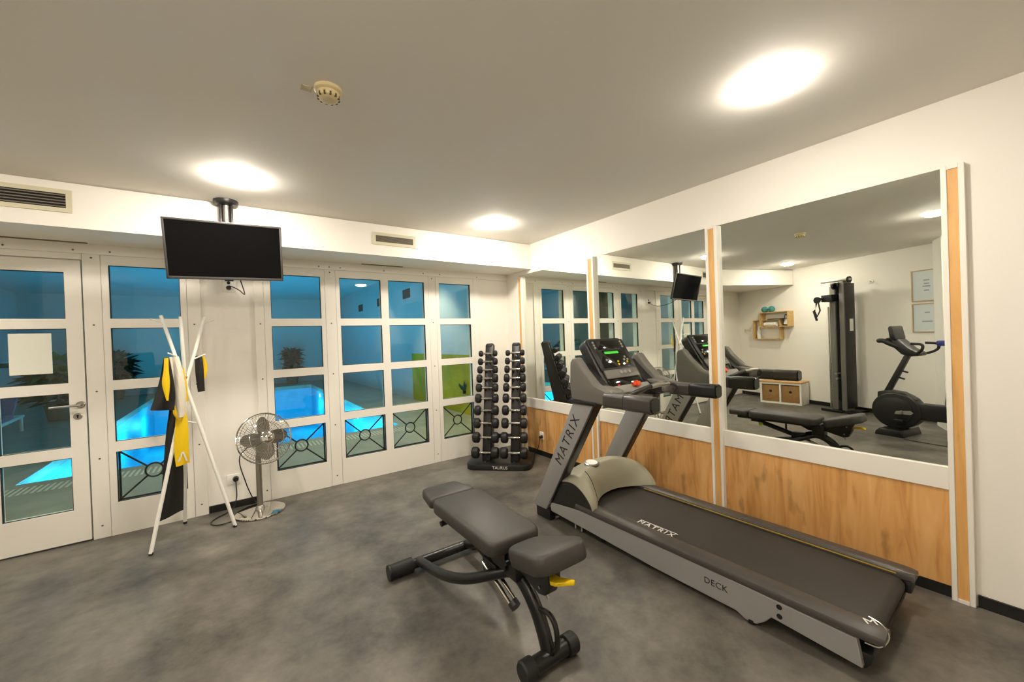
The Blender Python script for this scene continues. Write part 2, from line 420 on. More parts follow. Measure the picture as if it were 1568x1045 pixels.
ROWS = [(1.707, 2.129), (1.22, 1.633), (.733, 1.143), (.254, .655)]
def glazed(root, x0, x1, z0, zt, cols, rows, grille=True, y0=0.):
    """timber frame with its panes; each pane has a gasket, the lowest ones a wrought iron grille"""
    g = G(); x = x0
    for a, b in cols:
        g.box((x, y0, z0), (a, y0+.06, zt)); x = b
    g.box((x, y0, z0), (x1, y0+.06, zt))
    for a, b in cols:
        z = z0
        for r0, r1 in sorted(rows):
            g.box((a, y0, z), (b, y0+.06, r0)); z = r1
        g.box((a, y0, z), (b, y0+.06, zt))
    part('frame', g, M_TRIM, root)
    for a, b in cols:
        for i, (r0, r1) in enumerate(rows):
            p = part('pane', G().box((a-.004, y0+.030, r0-.004), (b+.004, y0+.036, r1+.004)), M_GLASS, root)
            e = .005
            part('gasket', G().box((a, y0+.008, r0), (a+e, y0+.030, r1)).box((b-e, y0+.008, r0), (b, y0+.030, r1))
                 .box((a, y0+.008, r1-e), (b, y0+.030, r1)).box((a, y0+.012, r0), (b, y0+.030, r0+.003)), M_GASKET, p)
            if grille and i == len(rows)-1:
                c = ((a+b)/2, (r0+r1)/2); R = .056; q = .007; g = G()
                g.tube([(px, y0+.052, pz) for px, pz in arc(c, R, 0, 2*PI, 28)[:-1]], q, 8, True)
                for sx_ in (-1, 1):
                    for sz in (-1, 1):
                        dx, dz = sx_*((b-a)/2-.008), sz*((r1-r0)/2-.008); L = math.hypot(dx, dz)
                        g.cyl((c[0]+dx*R/L, y0+.052, c[1]+dz*R/L), (c[0]+dx, y0+.052, c[1]+dz), q, n=8)
                for xx in (a+.004, b-.018): g.box((xx, y0+.045, r0), (xx+.013, y0+.058, r1))
                g.box((a, y0+.045, r0), (b, y0+.058, r0+.012))
                part('grille', g, M_IRON, root)
def window(n, label, x0, x1, zt, cols):
    o = thing('window_%d' % n, label, None, ((x0+x1)/2, .03, 0), kind='structure')
    glazed(o, x0, x1, 0, zt, cols, ROWS); return o
window(1, 'narrow white window behind the coat stand', -3.861, -3.347, 2.205, [(-3.82, -3.389)])
window(2, 'white window behind the chrome fan', -2.786, -2.257, 2.205, [(-2.73, -2.295)])
window(3, 'white double window in the middle of the wall', -2.152, -1.134, 2.205, [(-2.115, -1.691), (-1.61, -1.188)])
window(4, 'narrow white window beside the dumbbell rack', -1.042, -.532, 2.205, [(-1.0, -.577)])
d = thing('door_1', 'white glazed door at the left with a steel lever handle', None, (-4.455, .03, 0), kind='structure')
DROWS = [(1.707, 2.059)] + ROWS[1:]
glazed(d, -4.938, -3.972, .012, 2.152, [(-4.85, -4.5), (-4.41, -4.06)], DROWS, False)
hp = part('door_handle', G().lathe([(0, .012), (.022, .012), (.026, .008), (.026, 0)], (-4.0, 0, 1.051), (0, -1, 0), 20)
     .tube(smooth([(-4.0, 0, 1.051), (-4.0, -.045, 1.051), (-4.012, -.055, 1.051), (-4.06, -.056, 1.051), (-4.15, -.054, 1.049)], 4), .009, 12), M_STEEL, d, 'brushed steel lever handle')
kp = part('escutcheon', G().lathe([(0, .007), (.021, .007), (.025, .003), (.025, 0)], (-4.018, 0, .964), (0, -1, 0), 20), M_STEEL, d)
part('keyhole', G().cyl((-4.018, -.0085, .969), (-4.018, -.004, .969), .007, n=12).box((-4.022, -.0085, .950), (-4.014, -.004, .968)), M_BLACKINK, kp)

# right wall: oak pilasters, mirrors, white rails, oak panels
def pilaster(y0, y1, label, zt=2.24, e=.022):
    ntrim[0] += 1
    a = -.034
    o = struct('trim_%d' % ntrim[0], G().box((a, y0, 0), (.012, y0+e, zt), .002, 1).box((a, y1-e, 0), (.012, y1, zt), .002, 1)
         .box((a, y0+e, zt-.02), (.012, y1-e, zt)).box((a, y0+e, 0), (.012, y1-e, .018)), M_TRIM, label)
    part('oak_strip', G().box((a+.006, y0+e, .018), (.012, y1-e, zt-.02)), M_OAK2, o, 'oak inlay')
pilaster(-.345, -.268, 'slim oak pilaster in the corner behind the dumbbell rack', 2.215, .016)
pilaster(-1.573, -1.481, 'oak pilaster behind the treadmill console')
pilaster(-2.828, -2.739, 'oak pilaster in the middle of the mirror wall')
pilaster(-4.07, -3.987, 'oak pilaster at the right end of the mirror wall')
BAYS = [(-1.481, -.345, 'wall mirror nearest the corner showing the dumbbell rack'),
        (-2.739, -1.573, 'middle wall mirror showing the television'),
        (-3.987, -2.828, 'right wall mirror showing the cable tower and bike')]
PAN = ['oak wainscot panel behind the dumbbell rack with a socket', 'oak wainscot panel behind the treadmill uprights', 'oak wainscot panel right of the middle pilaster']
for (y0, y1, lb), pl in zip(BAYS, PAN):
    e = .0006
    solo('wall_mirror', G().box((.004, y0+e, .684), (.012, y1-e, 2.2395)), M_MIRRGLASS, lb, 'mirror', 'mirrors along the right wall')
    ntrim[0] += 1
    struct('trim_%d' % ntrim[0], G().box((-.014, y0+e, .567), (.012, y1-e, .684), .002, 1), M_TRIM, 'white rail under the ' + lb.split(' showing')[0])
    solo('wainscot_panel', G().box((-.006, y0+e, .06), (.012, y1-e, .5665)), M_OAK, pl, 'wall panel', 'oak panels below the mirrors')

# ================================================================== CEILING FITTINGS
LAMPS = [(-2.97, -1.14, 'ceiling lamp in front of the television mount'), (-.85, -1.04, 'ceiling lamp in the corner above the dumbbell rack'),
         (-.95, -3.57, 'large bright ceiling lamp above the treadmill at the right'), (-5.05, -1.45, 'ceiling lamp over the pine wall shelves seen in the mirror'),
         (-2.95, -3.55, 'ceiling lamp above the middle of the floor seen in the mirror'), (-4.75, -3.9, None)]
lamp0 = None
for lx, ly, lb in LAMPS:
    if lamp0 is None:
        lamp0 = thing('ceiling_lamp', lb, 'lamp', (lx, ly, CEIL), group='round ceiling lamps')
        part('rim', G().lathe([(0, -.008), (.0955, -.008), (.0955, 0), (0, 0)], (0, 0, 0), n=40), M_WHITEPL, lamp0, local=True)
        part('diffuser', G().lathe([(0, -.040), (.03, -.0385), (.055, -.034), (.075, -.027), (.090, -.018), (.096, -.012), (.096, -.006), (0, -.006)], (0, 0, 0), n=40), M_LAMP2, lamp0, local=True)
    else:
        lc = copy_thing(lamp0, (lx, ly, CEIL), 0, lb or 'ceiling lamp behind the camera')
        if ly < -1.2:                                   # the lamps away from the windows are weaker
            for ch in lc.children:
                if ch.name.startswith('diffuser'):
                    ch.data = ch.data.copy(); ch.data.materials[0] = M_LAMP
sd = thing('smoke_detector', 'round cream smoke detector on the ceiling', 'smoke detector', (-2.65, -2.46, CEIL))
part('base', G().lathe([(0, 0), (.058, 0), (.058, -.014), (.050, -.02), (0, -.02)], (0, 0, 0)), M_CREAMPL, sd, local=True)
part('head', G().lathe([(.046, -.018), (.048, -.03), (.046, -.042), (.036, -.050), (.022, -.052), (0, -.052)], (0, 0, 0)), M_CREAMPL, sd, local=True)
g = G()
for k in range(12):
    a = 2*PI*k/12; g.box((.038, -.004, -.047), (.0475, .004, -.032), M=Matrix.Rotation(a, 4, 'Z'))
part('inlet_slots', g, mat('detector_slot', (90, 76, 44), .7), sd, local=True)
g = G().box((-.104, .022, -.004), (-.060, .026, 0)).box((-.104, .058, -.004), (-.060, .062, 0)).box((-.104, .022, -.004), (-.100, .062, 0)).box((-.064, .022, -.004), (-.060, .062, 0))
part('number_tag_holder', g, M_CREAMPL, sd, local=True)

def vent(label, x0, x1, z0, z1, nsl):
    o = thing('air_vent', label, 'vent', ((x0+x1)/2, -.52, z0), group='bulkhead air vents'); f = .028; y = -.52
    part('frame', G().box((x0, y-.008, z0), (x1, y, z0+f)).box((x0, y-.008, z1-f), (x1, y, z1)).box((x0, y-.008, z0+f), (x0+f, y, z1-f)).box((x1-f, y-.008, z0+f), (x1, y, z1-f)), M_VENTFR, o)
    part('backing', G().box((x0+f, y-.0015, z0+f), (x1-f, y, z1-f)), M_DARKGAP, o)
    h = (z1-z0-2*f)/nsl
    for k in range(nsl):
        zc = z0+f+h*(k+.5)
        part('slat', G().box((x0+f, y-.008, zc-.0035), (x1-f, y-.002, zc+.0025)), M_VENTSL, o)
vent('wide slatted air vent on the bulkhead at the far left', -4.62, -3.885, 2.382, 2.532, 5)
vent('small slatted air vent on the bulkhead right of the television', -1.91, -1.482, 2.388, 2.506, 6)
for x0, x1, lb in ((-4.62, -3.92, 'slot diffuser with painted shade under the bulkhead above the door'), (-1.895, -1.45, 'slot diffuser with painted shade under the bulkhead above the double window')):
    solo('slot_diffuser', G().box((x0, -.05, 2.279), (x1, -.028, 2.285)), mat('slot_shade', (120, 108, 84), .6), lb, 'vent', 'slot diffusers')  # the shadow in the slots is put into this strip's colour
solo('wall_sensor', G().box((-.07, -.532, 2.40), (-.035, -.52, 2.445), .003), M_WHITEPL, 'small white sensor on the bulkhead near the corner', 'sensor')

# ================================================================== TELEVISION
TVC = Vector((-3.049, -.733, 2.165)); TVW, TVH = .72, .424; yaw, tilt = .021, .228
u = Vector((math.cos(yaw), math.sin(yaw), 0)); n0 = Vector((math.sin(yaw), -math.cos(yaw), 0)); zv = Vector((0, 0, 1))
nn = n0*math.cos(tilt) - zv*math.sin(tilt); vv = zv*math.cos(tilt) + n0*math.sin(tilt)
roll = .03; u, vv = u*math.cos(roll)+vv*math.sin(roll), vv*math.cos(roll)-u*math.sin(roll)
TM = basis(TVC, u, vv, nn)
tv = thing('television', 'black flat television hanging from the ceiling on a pole', 'television', (-3.049, -.60, 1.95))
bz = .014
part('bezel', G().box((-TVW/2, -TVH/2, -.012), (TVW/2, -TVH/2+bz+.006, .004), .003, 2, TM).box((-TVW/2, TVH/2-bz, -.012), (TVW/2, TVH/2, .004), .003, 2, TM)
     .box((-TVW/2, -TVH/2, -.012), (-TVW/2+bz, TVH/2, .004), .003, 2, TM).box((TVW/2-bz, -TVH/2, -.012), (TVW/2, TVH/2, .004), .003, 2, TM), M_BEZEL, tv)
part('screen', G().box((-TVW/2+.01, -TVH/2+.014, -.012), (TVW/2-.01, TVH/2-.01, .001), M=TM), M_SCREENM, tv)
part('back_cover', G().box((-TVW/2+.004, -TVH/2+.004, -.030), (TVW/2-.004, TVH/2-.004, -.010), .008, 2, TM).box((-.2, -.15, -.062), (.2, .10, -.02), .02, 2, TM), M_BLACKPL, tv)
part('sensor_tab', G().box((-.028, -TVH/2-.010, -.01), (.028, -TVH/2+.002, .0), .002, 1, TM), M_BLACKPL, tv)
px_, py_ = -3.045, -.575
part('ceiling_plate', G().lathe([(0, 0), (.082, 0), (.082, -.018), (.070, -.034), (.03, -.040), (0, -.04)], (px_, py_, CEIL), n=36), M_BLACKPL, tv)
part('pole', G().cyl((px_, py_, 2.10), (px_, py_, CEIL-.03), .030, n=24), M_STEEL, tv, 'steel mounting pole')
part('pole_sleeve', G().box((px_-.045, py_-.028, 2.05), (px_-.026, py_+.028, CEIL-.036), .006).box((px_+.026, py_-.028, 2.05), (px_+.045, py_+.028, CEIL-.036), .006), M_BLACKPL, tv)
part('bracket', G().box((px_-.06, py_-.09, 2.08), (px_+.06, py_+.035, 2.17), .008), M_BLACKPL, tv)
part('cable', G().tube(smooth([(-2.98, -.62, 2.0), (-2.95, -.45, 1.92), (-2.94, -.25, 1.90), (-2.97, -.10, 1.95), (-3.01, -.03, 1.985), (-3.045, -.022, 2.0)], 6), .0045, 8), M_BLACKPL, tv)
tso = thing('wall_socket', 'white wall socket below the television with a black plug', 'socket', (-3.05, .02, 1.94), group='white wall sockets')
part('plate', G().box((-3.10, .010, 1.945), (-2.99, .02, 2.055), .004), M_WHITEPL, tso)
part('plug', G().cyl((-3.05, .012, 1.985), (-3.05, -.022, 1.985), .021, .017, 16), M_BLACKPL, tso, 'black plug')
part('outlet', G().cyl((-3.05, .012, 2.03), (-3.05, .006, 2.03), .014, n=16), M_BLACKPL, tso)

# ================================================================== NOTICE ON THE DOOR
solo('notice_sheet', G().box((-4.352, .022, 1.300), (-4.142, .0245, 1.600)), M_PAPER, 'blank white laminated sheet on the door pane', 'notice')

# ================================================================== COAT STAND AND BANDS
cs = thing('coat_stand', 'white tripod coat stand with exercise bands on it', 'coat stand', (-3.348, -.38, 0))
HUB = Vector((-3.348, -.385, 1.225))
FEET = [Vector((-3.56, -.60, 0)), Vector((-3.41, -.10, 0)), Vector((-3.07, -.46, 0))]
TOPS = [Vector((-3.215, -.33, 1.70)), Vector((-3.355, -.47, 1.695)), Vector((-3.48, -.35, 1.71))]
OFF = [Vector((.014, -.008, 0)), Vector((-.004, .016, 0)), Vector((-.012, -.010, 0))]
for F, T, O_ in zip(FEET, TOPS, OFF):
    pl = part('pole', G().tube([F+Vector((0, 0, .012)), HUB+O_, T], [.0125, .0125, .0115], 14), M_WHITEPL, cs)
    dd = (HUB-F).normalized()
    part('foot_cap', G().cyl(F, F+dd*.02, .0135, n=14), M_BLACKPL, pl)
part('joint', G().sph(HUB, .026, (1, 1, 1.2)), M_STEEL, cs)
def peg(p, q): part('peg', G().tube([p, q], [.006, .005], 10).sph(q, .006, n=8), M_WHITEPL, cs)
def lerp(a, b, t): return a+(b-a)*t
peg(lerp(TOPS[2], HUB, .12), lerp(TOPS[2], HUB, .12)+Vector((-.075, 0, .03)))
peg(lerp(TOPS[0], HUB, .12), lerp(TOPS[0], HUB, .12)+Vector((.07, 0, .03)))
peg(lerp(HUB, FEET[2], .30), lerp(HUB, FEET[2], .30)+Vector((-.085, -.01, .03)))
peg(lerp(TOPS[2], HUB, .66)+Vector((0, 0, .0)), lerp(TOPS[2], HUB, .66)+Vector((-.035, -.16, .03)))
peg(lerp(TOPS[0], HUB, .72), lerp(TOPS[0], HUB, .72)+Vector((.09, -.02, .04)))
def band(name, rows, m, label, thick=.004, wave=.012, fr=2., parent=None, cat='exercise band', group='exercise bands on the coat stand'):
    """hanging strip: rows of (left point, right point) from the top down"""
    n = len(rows)-1
    L = smooth([r[0] for r in rows], 5); Rr = smooth([r[1] for r in rows], 5); k = len(L)-1
    def fn(a, b):
        i = min(k, int(round(a*k))); p = L[i].lerp(Rr[i], b)
        return p + Vector((0, wave*math.sin(fr*PI*b+3*a), 0))
    g = G().grid(fn, k, 8, thick)
    return solo(name, g, m, label, cat, group) if parent is None else part(name, g, m, parent)
bb = thing('exercise_band', 'black rubber band looped over the stand at its left, yellow inside', 'exercise band', (-3.46, -.50, 1.0), group='exercise bands on the coat stand')
band('outer_strip', [((-3.452, -.56, 1.385), (-3.425, -.56, 1.39)), ((-3.475, -.565, 1.25), (-3.405, -.565, 1.24)), ((-3.505, -.56, 1.12), (-3.395, -.56, 1.11)), ((-3.535, -.555, 1.015), (-3.405, -.555, 1.0))], M_BANDBK, None, parent=bb)
band('inner_strip', [((-3.447, -.580, 1.385), (-3.425, -.580, 1.385)), ((-3.452, -.584, 1.30), (-3.425, -.584, 1.30)), ((-3.462, -.586, 1.20), (-3.420, -.586, 1.20)), ((-3.442, -.582, 1.08), (-3.432, -.582, 1.075))], M_BANDYE, None, .003, .004, parent=bb)
bw = thing('exercise_band', 'off white wide band draped in the middle of the stand', 'exercise band', (-3.39, -.50, .93), group='exercise bands on the coat stand')
band('strip', [((-3.425, -.515, 1.39), (-3.375, -.505, 1.392)), ((-3.412, -.53, 1.25), (-3.352, -.52, 1.26)), ((-3.405, -.525, 1.10), (-3.338, -.515, 1.10)), ((-3.385, -.515, .935), (-3.348, -.505, .945))], M_BANDWH, None, .006, parent=bw)
band('yellow_edge', [((-3.362, -.50, 1.30), (-3.345, -.50, 1.305)), ((-3.352, -.505, 1.2), (-3.332, -.505, 1.2)), ((-3.345, -.50, 1.05), (-3.325, -.50, 1.05))], M_BANDYE, None, .004, .0, parent=bw)
band('yellow_fold', [((-3.415, -.51, 1.03), (-3.40, -.51, 1.03)), ((-3.415, -.515, .97), (-3.385, -.515, .965)), ((-3.39, -.51, .92), (-3.365, -.51, .915))], M_BANDYE, None, .004, .003, parent=bw)
by = thing('exercise_band', 'wide yellow band hanging below the white one', 'exercise band', (-3.37, -.47, .56), group='exercise bands on the coat stand')
band('strip', [((-3.40, -.492, .98), (-3.345, -.492, .985)), ((-3.412, -.497, .85), (-3.335, -.497, .86)), ((-3.42, -.50, .70), (-3.335, -.50, .71)), ((-3.412, -.498, .57), (-3.335, -.498, .585))], M_BANDYE, None, .004, .006, parent=by)
Mx = basis((-3.372, -.5075, .635), (.98, 0, -.05), (.05, 0, 1), (0, -1, 0))
part('printed_mark', G().prism([(-.030, -.03), (-.018, -.03), (.000, .030), (.018, -.03), (.030, -.03), (.008, .040), (-.008, .040)], 2, -.001, .0015, M=Mx), M_WHITEINK, by, 'white chevron mark')
band('exercise_band', [((-3.445, -.40, 1.02), (-3.41, -.40, 1.02)), ((-3.475, -.405, .80), (-3.40, -.405, .80)), ((-3.495, -.41, .55), (-3.38, -.41, .55)), ((-3.53, -.415, .165), (-3.39, -.405, .21))], M_BANDBK, 'long black band reaching down almost to the floor', .005, .01)
br = thing('exercise_band', 'small black loop band with yellow inside on the right arm', 'exercise band', (-3.255, -.31, 1.09), group='exercise bands on the coat stand')
band('outer_strip', [((-3.290, -.335, 1.385), (-3.245, -.335, 1.392)), ((-3.288, -.345, 1.27), (-3.235, -.345, 1.27)), ((-3.275, -.34, 1.10), (-3.232, -.34, 1.105))], M_BANDBK, None, .006, .004, parent=br)
band('inner_strip', [((-3.245, -.315, 1.40), (-3.236, -.315, 1.40)), ((-3.25, -.31, 1.30), (-3.212, -.31, 1.30)), ((-3.262, -.315, 1.2), (-3.225, -.315, 1.2))], M_BANDYE, None, .004, .002, parent=br)

# ================================================================== FAN
FX, FY = -2.888, -.25
fan = thing('pedestal_fan', 'chrome pedestal fan on a round base before the wall', 'fan', (FX, FY, 0))
part('base', G().lathe([(0, .0), (.185, 0), (.192, .006), (.190, .014), (.176, .020), (.10, .026), (.05, .031), (0, .031)], (FX, FY, 0), n=48), M_CHROME, fan, 'chrome disc')
g = G()
part('pole', G().cyl((FX, FY, .03), (FX, FY, .50), .023, n=24).cyl((FX, FY, .5), (FX, FY, .60), .017, n=24).lathe([(.0, .0), (.04, 0), (.034, .02), (.024, .035), (0, .035)], (FX, FY, .028)), M_STEEL, fan)
HC = Vector((-2.838, -.325, .652)); ax = Vector((.30, -.92, .26)).normalized()
q = Vector((0, 0, 1)).rotation_difference(ax)
FM = Matrix.Translation(HC) @ q.to_matrix().to_4x4()
part('motor', G().lathe([(0, -.17), (.045, -.165), (.060, -.14), (.060, -.075), (.05, -.055), (0, -.055)], M=FM).box((-.03, -.03, -.15), (.03, .03, -.09), .01, M=FM), M_STEEL, fan)
part('tilt_joint', G().tube([(FX, FY, .57), (FX+.0, FY-.01, .62), HC+ax*-.11], .02, 12), M_STEEL, fan)
RF = .215
g = G()
ring = lambda r, h, rr, nn_=40: g.tube([(r*math.cos(2*PI*k/nn_), r*math.sin(2*PI*k/nn_), h) for k in range(nn_)], rr, 6, True, M=FM)
ring(RF, 0, .006); ring(RF*.93, .032, .0022); ring(RF*.62, .052, .0022); ring(.052, .058, .003)
for k in range(64):
    a = 2*PI*k/64; a2 = a+.35
    g.tube([(.045*math.cos(a2), .045*math.sin(a2), .058), (RF*.62*math.cos(a+.16), RF*.62*math.sin(a+.16), .052), (RF*.93*math.cos(a), RF*.93*math.sin(a), .032), (RF*math.cos(a), RF*math.sin(a), 0)], .0013, 5, M=FM)
part('front_guard', g, M_CHROME, fan)
g = G(); ring(RF, -.004, .005); ring(.09, -.062, .003); ring(RF*.7, -.045, .0022)
for k in range(48):
    a = 2*PI*k/48
    g.tube([(.06*math.cos(a), .06*math.sin(a), -.064), (RF*.7*math.cos(a), RF*.7*math.sin(a), -.047), (RF*math.cos(a), RF*math.sin(a), -.004)], .0013, 5, M=FM)
part('rear_guard', g, M_CHROME, fan)
part('badge', G().lathe([(0, .066), (.03, .064), (.046, .058), (0, .055)], M=FM), M_CHROME, fan)
part('hub', G().lathe([(0, .04), (.03, .034), (.034, -.05), (0, -.05)], M=FM), M_FANBLADE, fan)
for k in range(4):
    def bl(a, b, k=k):
        r = .03+.155*a; wdt = (.25+.75*math.sin(PI*min(1, a*.62+.22)))*.058*(1-.75*max(0, a-.82)/.18*.8)
        s_ = (b-.5)*2*wdt
        an = 2*PI*k/4 + .3
        return Vector((r*math.cos(an)-s_*math.sin(an), r*math.sin(an)+s_*math.cos(an), -.004+s_*.38))
    part('blade', G().grid(bl, 10, 6, .002, FM), M_FANBLADE, fan)
part('power_cord', G().tube(smooth([HC+ax*-.15, (-3.02, -.20, .50), (-2.985, -.16, .26), (-2.93, -.16, .09), (-2.90, -.12, .045)], 6), .0045, 8)
     .tube(smooth([(-3.055, -.03, .262), (-3.054, -.04, .20), (-3.055, -.035, .10), (-3.09, -.06, .015), (-3.20, -.17, .006), (-3.235, -.26, .006), (-3.19, -.34, .006), (-3.09, -.335, .006), (-3.03, -.31, .006)], 6), .0045, 8), M_BLACKPL, fan)
so = thing('wall_socket', 'white wall socket near the floor with the fan plug', 'socket', (-3.07, .02, .2), group='white wall sockets')
part('plate', G().box((-3.12, .010, .212), (-3.02, .02, .304), .004), M_WHITEPL, so)
part('plug', G().cyl((-3.055, .012, .262), (-3.055, -.028, .262), .024, .020, 18), M_BLACKPL, so, 'black round plug')
so2 = thing('wall_socket', 'white wall socket on the oak panel behind the dumbbell rack', 'socket', (-.006, -.63, .19), group='white wall sockets')
part('plate', G().box((-.016, -.668, .200), (-.006, -.592, .292), .004), M_WHITEPL, so2)
part('plug', G().cyl((-.014, -.64, .235), (-.052, -.64, .232), .020, .016, 16), M_BLACKPL, so2, 'black plug')
part('cord', G().tube(smooth([(-.05, -.64, .23), (-.06, -.64, .18), (-.05, -.60, .10), (-.06, -.55, .02), (-.10, -.52, .007)], 6), .0045, 8), M_BLACKPL, so2)

# ================================================================== DUMBBELL RACK
# local axes: x = along the rack (to the right in the photo), -y = towards the camera, origin in the room corner
RZ = -PI/4
rk = thing('dumbbell_rack', 'black two column dumbbell rack standing in the corner', 'dumbbell rack', (0, 0, 0), RZ)
def R_(a, b, z): return (a, -b, z)
basep = [(-.365, -.60)] + [(-.365, -.86)] + arc((-.265, -.93), .10, PI*1.0, PI*1.5, 6) + arc((.265, -.93), .10, PI*1.5, PI*2, 6) + [(.365, -.86), (.365, -.60)]
part('base', G().prism(basep, 2, 0, .062, .008), M_BLACKPL, rk, local=True)
S_, B0 = .28, .965
def bz_(z, off=0.): return B0 - S_*z + off
cols_ = (-.155, .172)
for ca in cols_:
    lo, hi = .06, 1.375
    g = G()
    fr = [(bz_(lo, -.055), lo), (bz_(hi, -.055), hi), (bz_(hi, -.145), hi-.01), (bz_(lo, -.26), lo)]
    g.prism([(-b, z) for b, z in fr], 0, ca-.05, ca+.05, .012, 2)
    cm = part('column', g, M_BLACKPL, rk, local=True)
    part('column_cap', G().box((ca-.045, -(bz_(1.36, -.05)), 1.29), (ca+.045, -(bz_(1.36, -.14)), 1.385), .02, 3), M_RUBBER, rk, local=True)
    zs = [1.266, 1.171, 1.076, .976, .870, .750, .617, .478, .325, .165]
    for z in zs:
        g = G()
        for sx_ in (-1, 1):
            g.prism([(-bz_(z, -.07), z-.05), (-bz_(z, -.02)-.0, z-.028), (-bz_(z, .012), z-.026), (-bz_(z, .026), z-.010), (-bz_(z, .018), z-.010), (-bz_(z, .006), z-.018), (-bz_(z, -.03), z-.018), (-bz_(z, -.07), z-.03)], 0, ca+sx_*.026-.006, ca+sx_*.026+.006)
        part('cradle', g, M_FRAMEBK, rk, local=True)
part('tie_bar', G().box((-.155, -.80, .30), (.172, -.78, .35), .006), M_BLACKPL, rk, local=True)
for ca in cols_: part('foot_bolt', G().cyl((ca, -.945, .06), (ca, -.945, .075), .010, n=12), M_STEEL, rk, local=True)
text_part('lettering', 'TAURUS', .048, M_WHITEINK, rk, basis((.03, -1.0305, .032), (1, 0, 0), (0, 0, 1), (0, -1, 0)), .001, xs=.95)
# dumbbells, ten tiers on either column
ZS = [1.266, 1.171, 1.076, .976, .870, .750, .617, .478, .325, .165]
TIER = ['top tier', 'second tier from the top', 'third tier from the top', 'fourth tier from the top', 'fifth tier from the top', 'fifth tier from the bottom', 'fourth tier from the bottom', 'third tier from the bottom', 'second tier from the bottom', 'bottom tier']
def dumbbell_meshes(R, L, hw):
    """hexagonal heads of radius R, total length L, head width hw, along x"""
    heads = []
    for sx_ in (-1, 1):
        g = G(); t = bmesh.new()
        x0, x1 = sx_*(L/2-hw), sx_*L/2
        prof = [(x0, .62), (x0+sx_*.008, .88), (x0+sx_*.022, 1.0), (x1-sx_*.018, 1.0), (x1-sx_*.004, .86), (x1, .6)]
        rings = [[t.verts.new((xx, R*k*math.cos(PI/3*j+PI/6), R*k*math.sin(PI/3*j+PI/6))) for j in range(6)] for xx, k in prof]
        for A, B in zip(rings, rings[1:]):
            for j in range(6): t.faces.new((A[j], A[(j+1) % 6], B[(j+1) % 6], B[j]))
        t.faces.new(rings[0]); t.faces.new(rings[-1])
        bmesh.ops.recalc_face_normals(t, faces=t.faces)
        bmesh.ops.bevel(t, geom=list(t.edges), offset=.003, segments=1, affect='EDGES')
        g._merge(t); heads.append(g)
    grip = G().lathe([(.010, -(L/2-hw)), (.012, -(L/2-hw)), (.0125, -.03), (.0145, 0), (.0125, .03), (.012, L/2-hw), (.010, L/2-hw)], (0, 0, 0), (1, 0, 0), 16)
    return heads, grip
cw = Matrix.Rotation(RZ, 4, 'Z')
for ti, z in enumerate(ZS):
    f = ti/9
    R = .038+.029*f**.8; L = .225+.085*f; hw = .052+.034*f
    if ti == 3: R += .004
    src = None
    for ci, ca in enumerate(cols_):
        P = cw @ Vector((ca, -bz_(z), z))
        lb = 'black hex dumbbell on the %s of the %s column' % (TIER[ti], ('left', 'right')[ci])
        if src is None:
            heads, grip = dumbbell_meshes(R, L, hw)
            src = thing('dumbbell', lb, 'dumbbell', P, RZ, 'hex dumbbells on the rack')
            for h in heads: part('head', h, M_RUBBER, src, local=True, ang=30)
            part('grip', grip, M_CHROME, src, 'chrome grip', local=True)
        else:
            copy_thing(src, P, RZ, lb)

# ================================================================== TREADMILL
TH = math.radians(1.89)
tm = thing('treadmill', 'grey treadmill with a black running belt along the mirrors', 'treadmill', (-.655, -3.0, 0), TH)
def T(name, g, m, parent=tm, **k): return part(name, g, m, parent, local=True, **k)
def up_(z, v0=1.193, v1=.701): return v0 + (v1-v0)*(z-.10)/.896
UPZ0, UPZ1 = .085, 1.0
def upright(u0, u1):
    L0, L1 = up_(UPZ0), up_(UPZ1)
    R0, R1 = up_(UPZ0, 1.042, .511), up_(UPZ1, 1.042, .511)
    return G().prism([(R0, UPZ0), (R1, UPZ1), (L1, UPZ1), (L0, UPZ0)], 0, u0, u1, .006, 2)
ul = T('upright', upright(-.380, -.295), M_TMGREY)
ur = T('upright', upright(.335, .405), M_TMGREY)
for a_, b_, u_ in ((-.377, -.298, ul), (.338, .402, ur)):
    T('rear_cover', G().prism([(up_(.12, 1.03, .50), .12), (up_(.98, 1.03, .50), .98), (up_(.98, 1.042, .511)-.016, .98), (up_(.12, 1.042, .511)-.016, .12)], 0, a_, b_, .004, 1), M_FRAMEBK, u_)
# lettering running up the near upright, and mirrored position on the far one
dv = Vector((0, .701-1.193, .896)).normalized()
for uu, sgn, pr in ((-.3806, -1, ul), (.4056, 1, ur)):
    xv = dv*-sgn; yv = Vector((sgn, 0, 0)).cross(xv)
    text_part('lettering', 'MATRIX', .105, M_BLACKINK, pr, basis((uu, .790, .676), xv, yv, (sgn, 0, 0)), .0006, space=1.22)
T('front_foot', G().box((-.37, 1.02, 0), (-.31, 1.185, .095), .012).box((.33, 1.02, 0), (.39, 1.185, .095), .012).box((-.33, 1.08, .03), (.35, 1.16, .09), .01), M_BLACKPL)
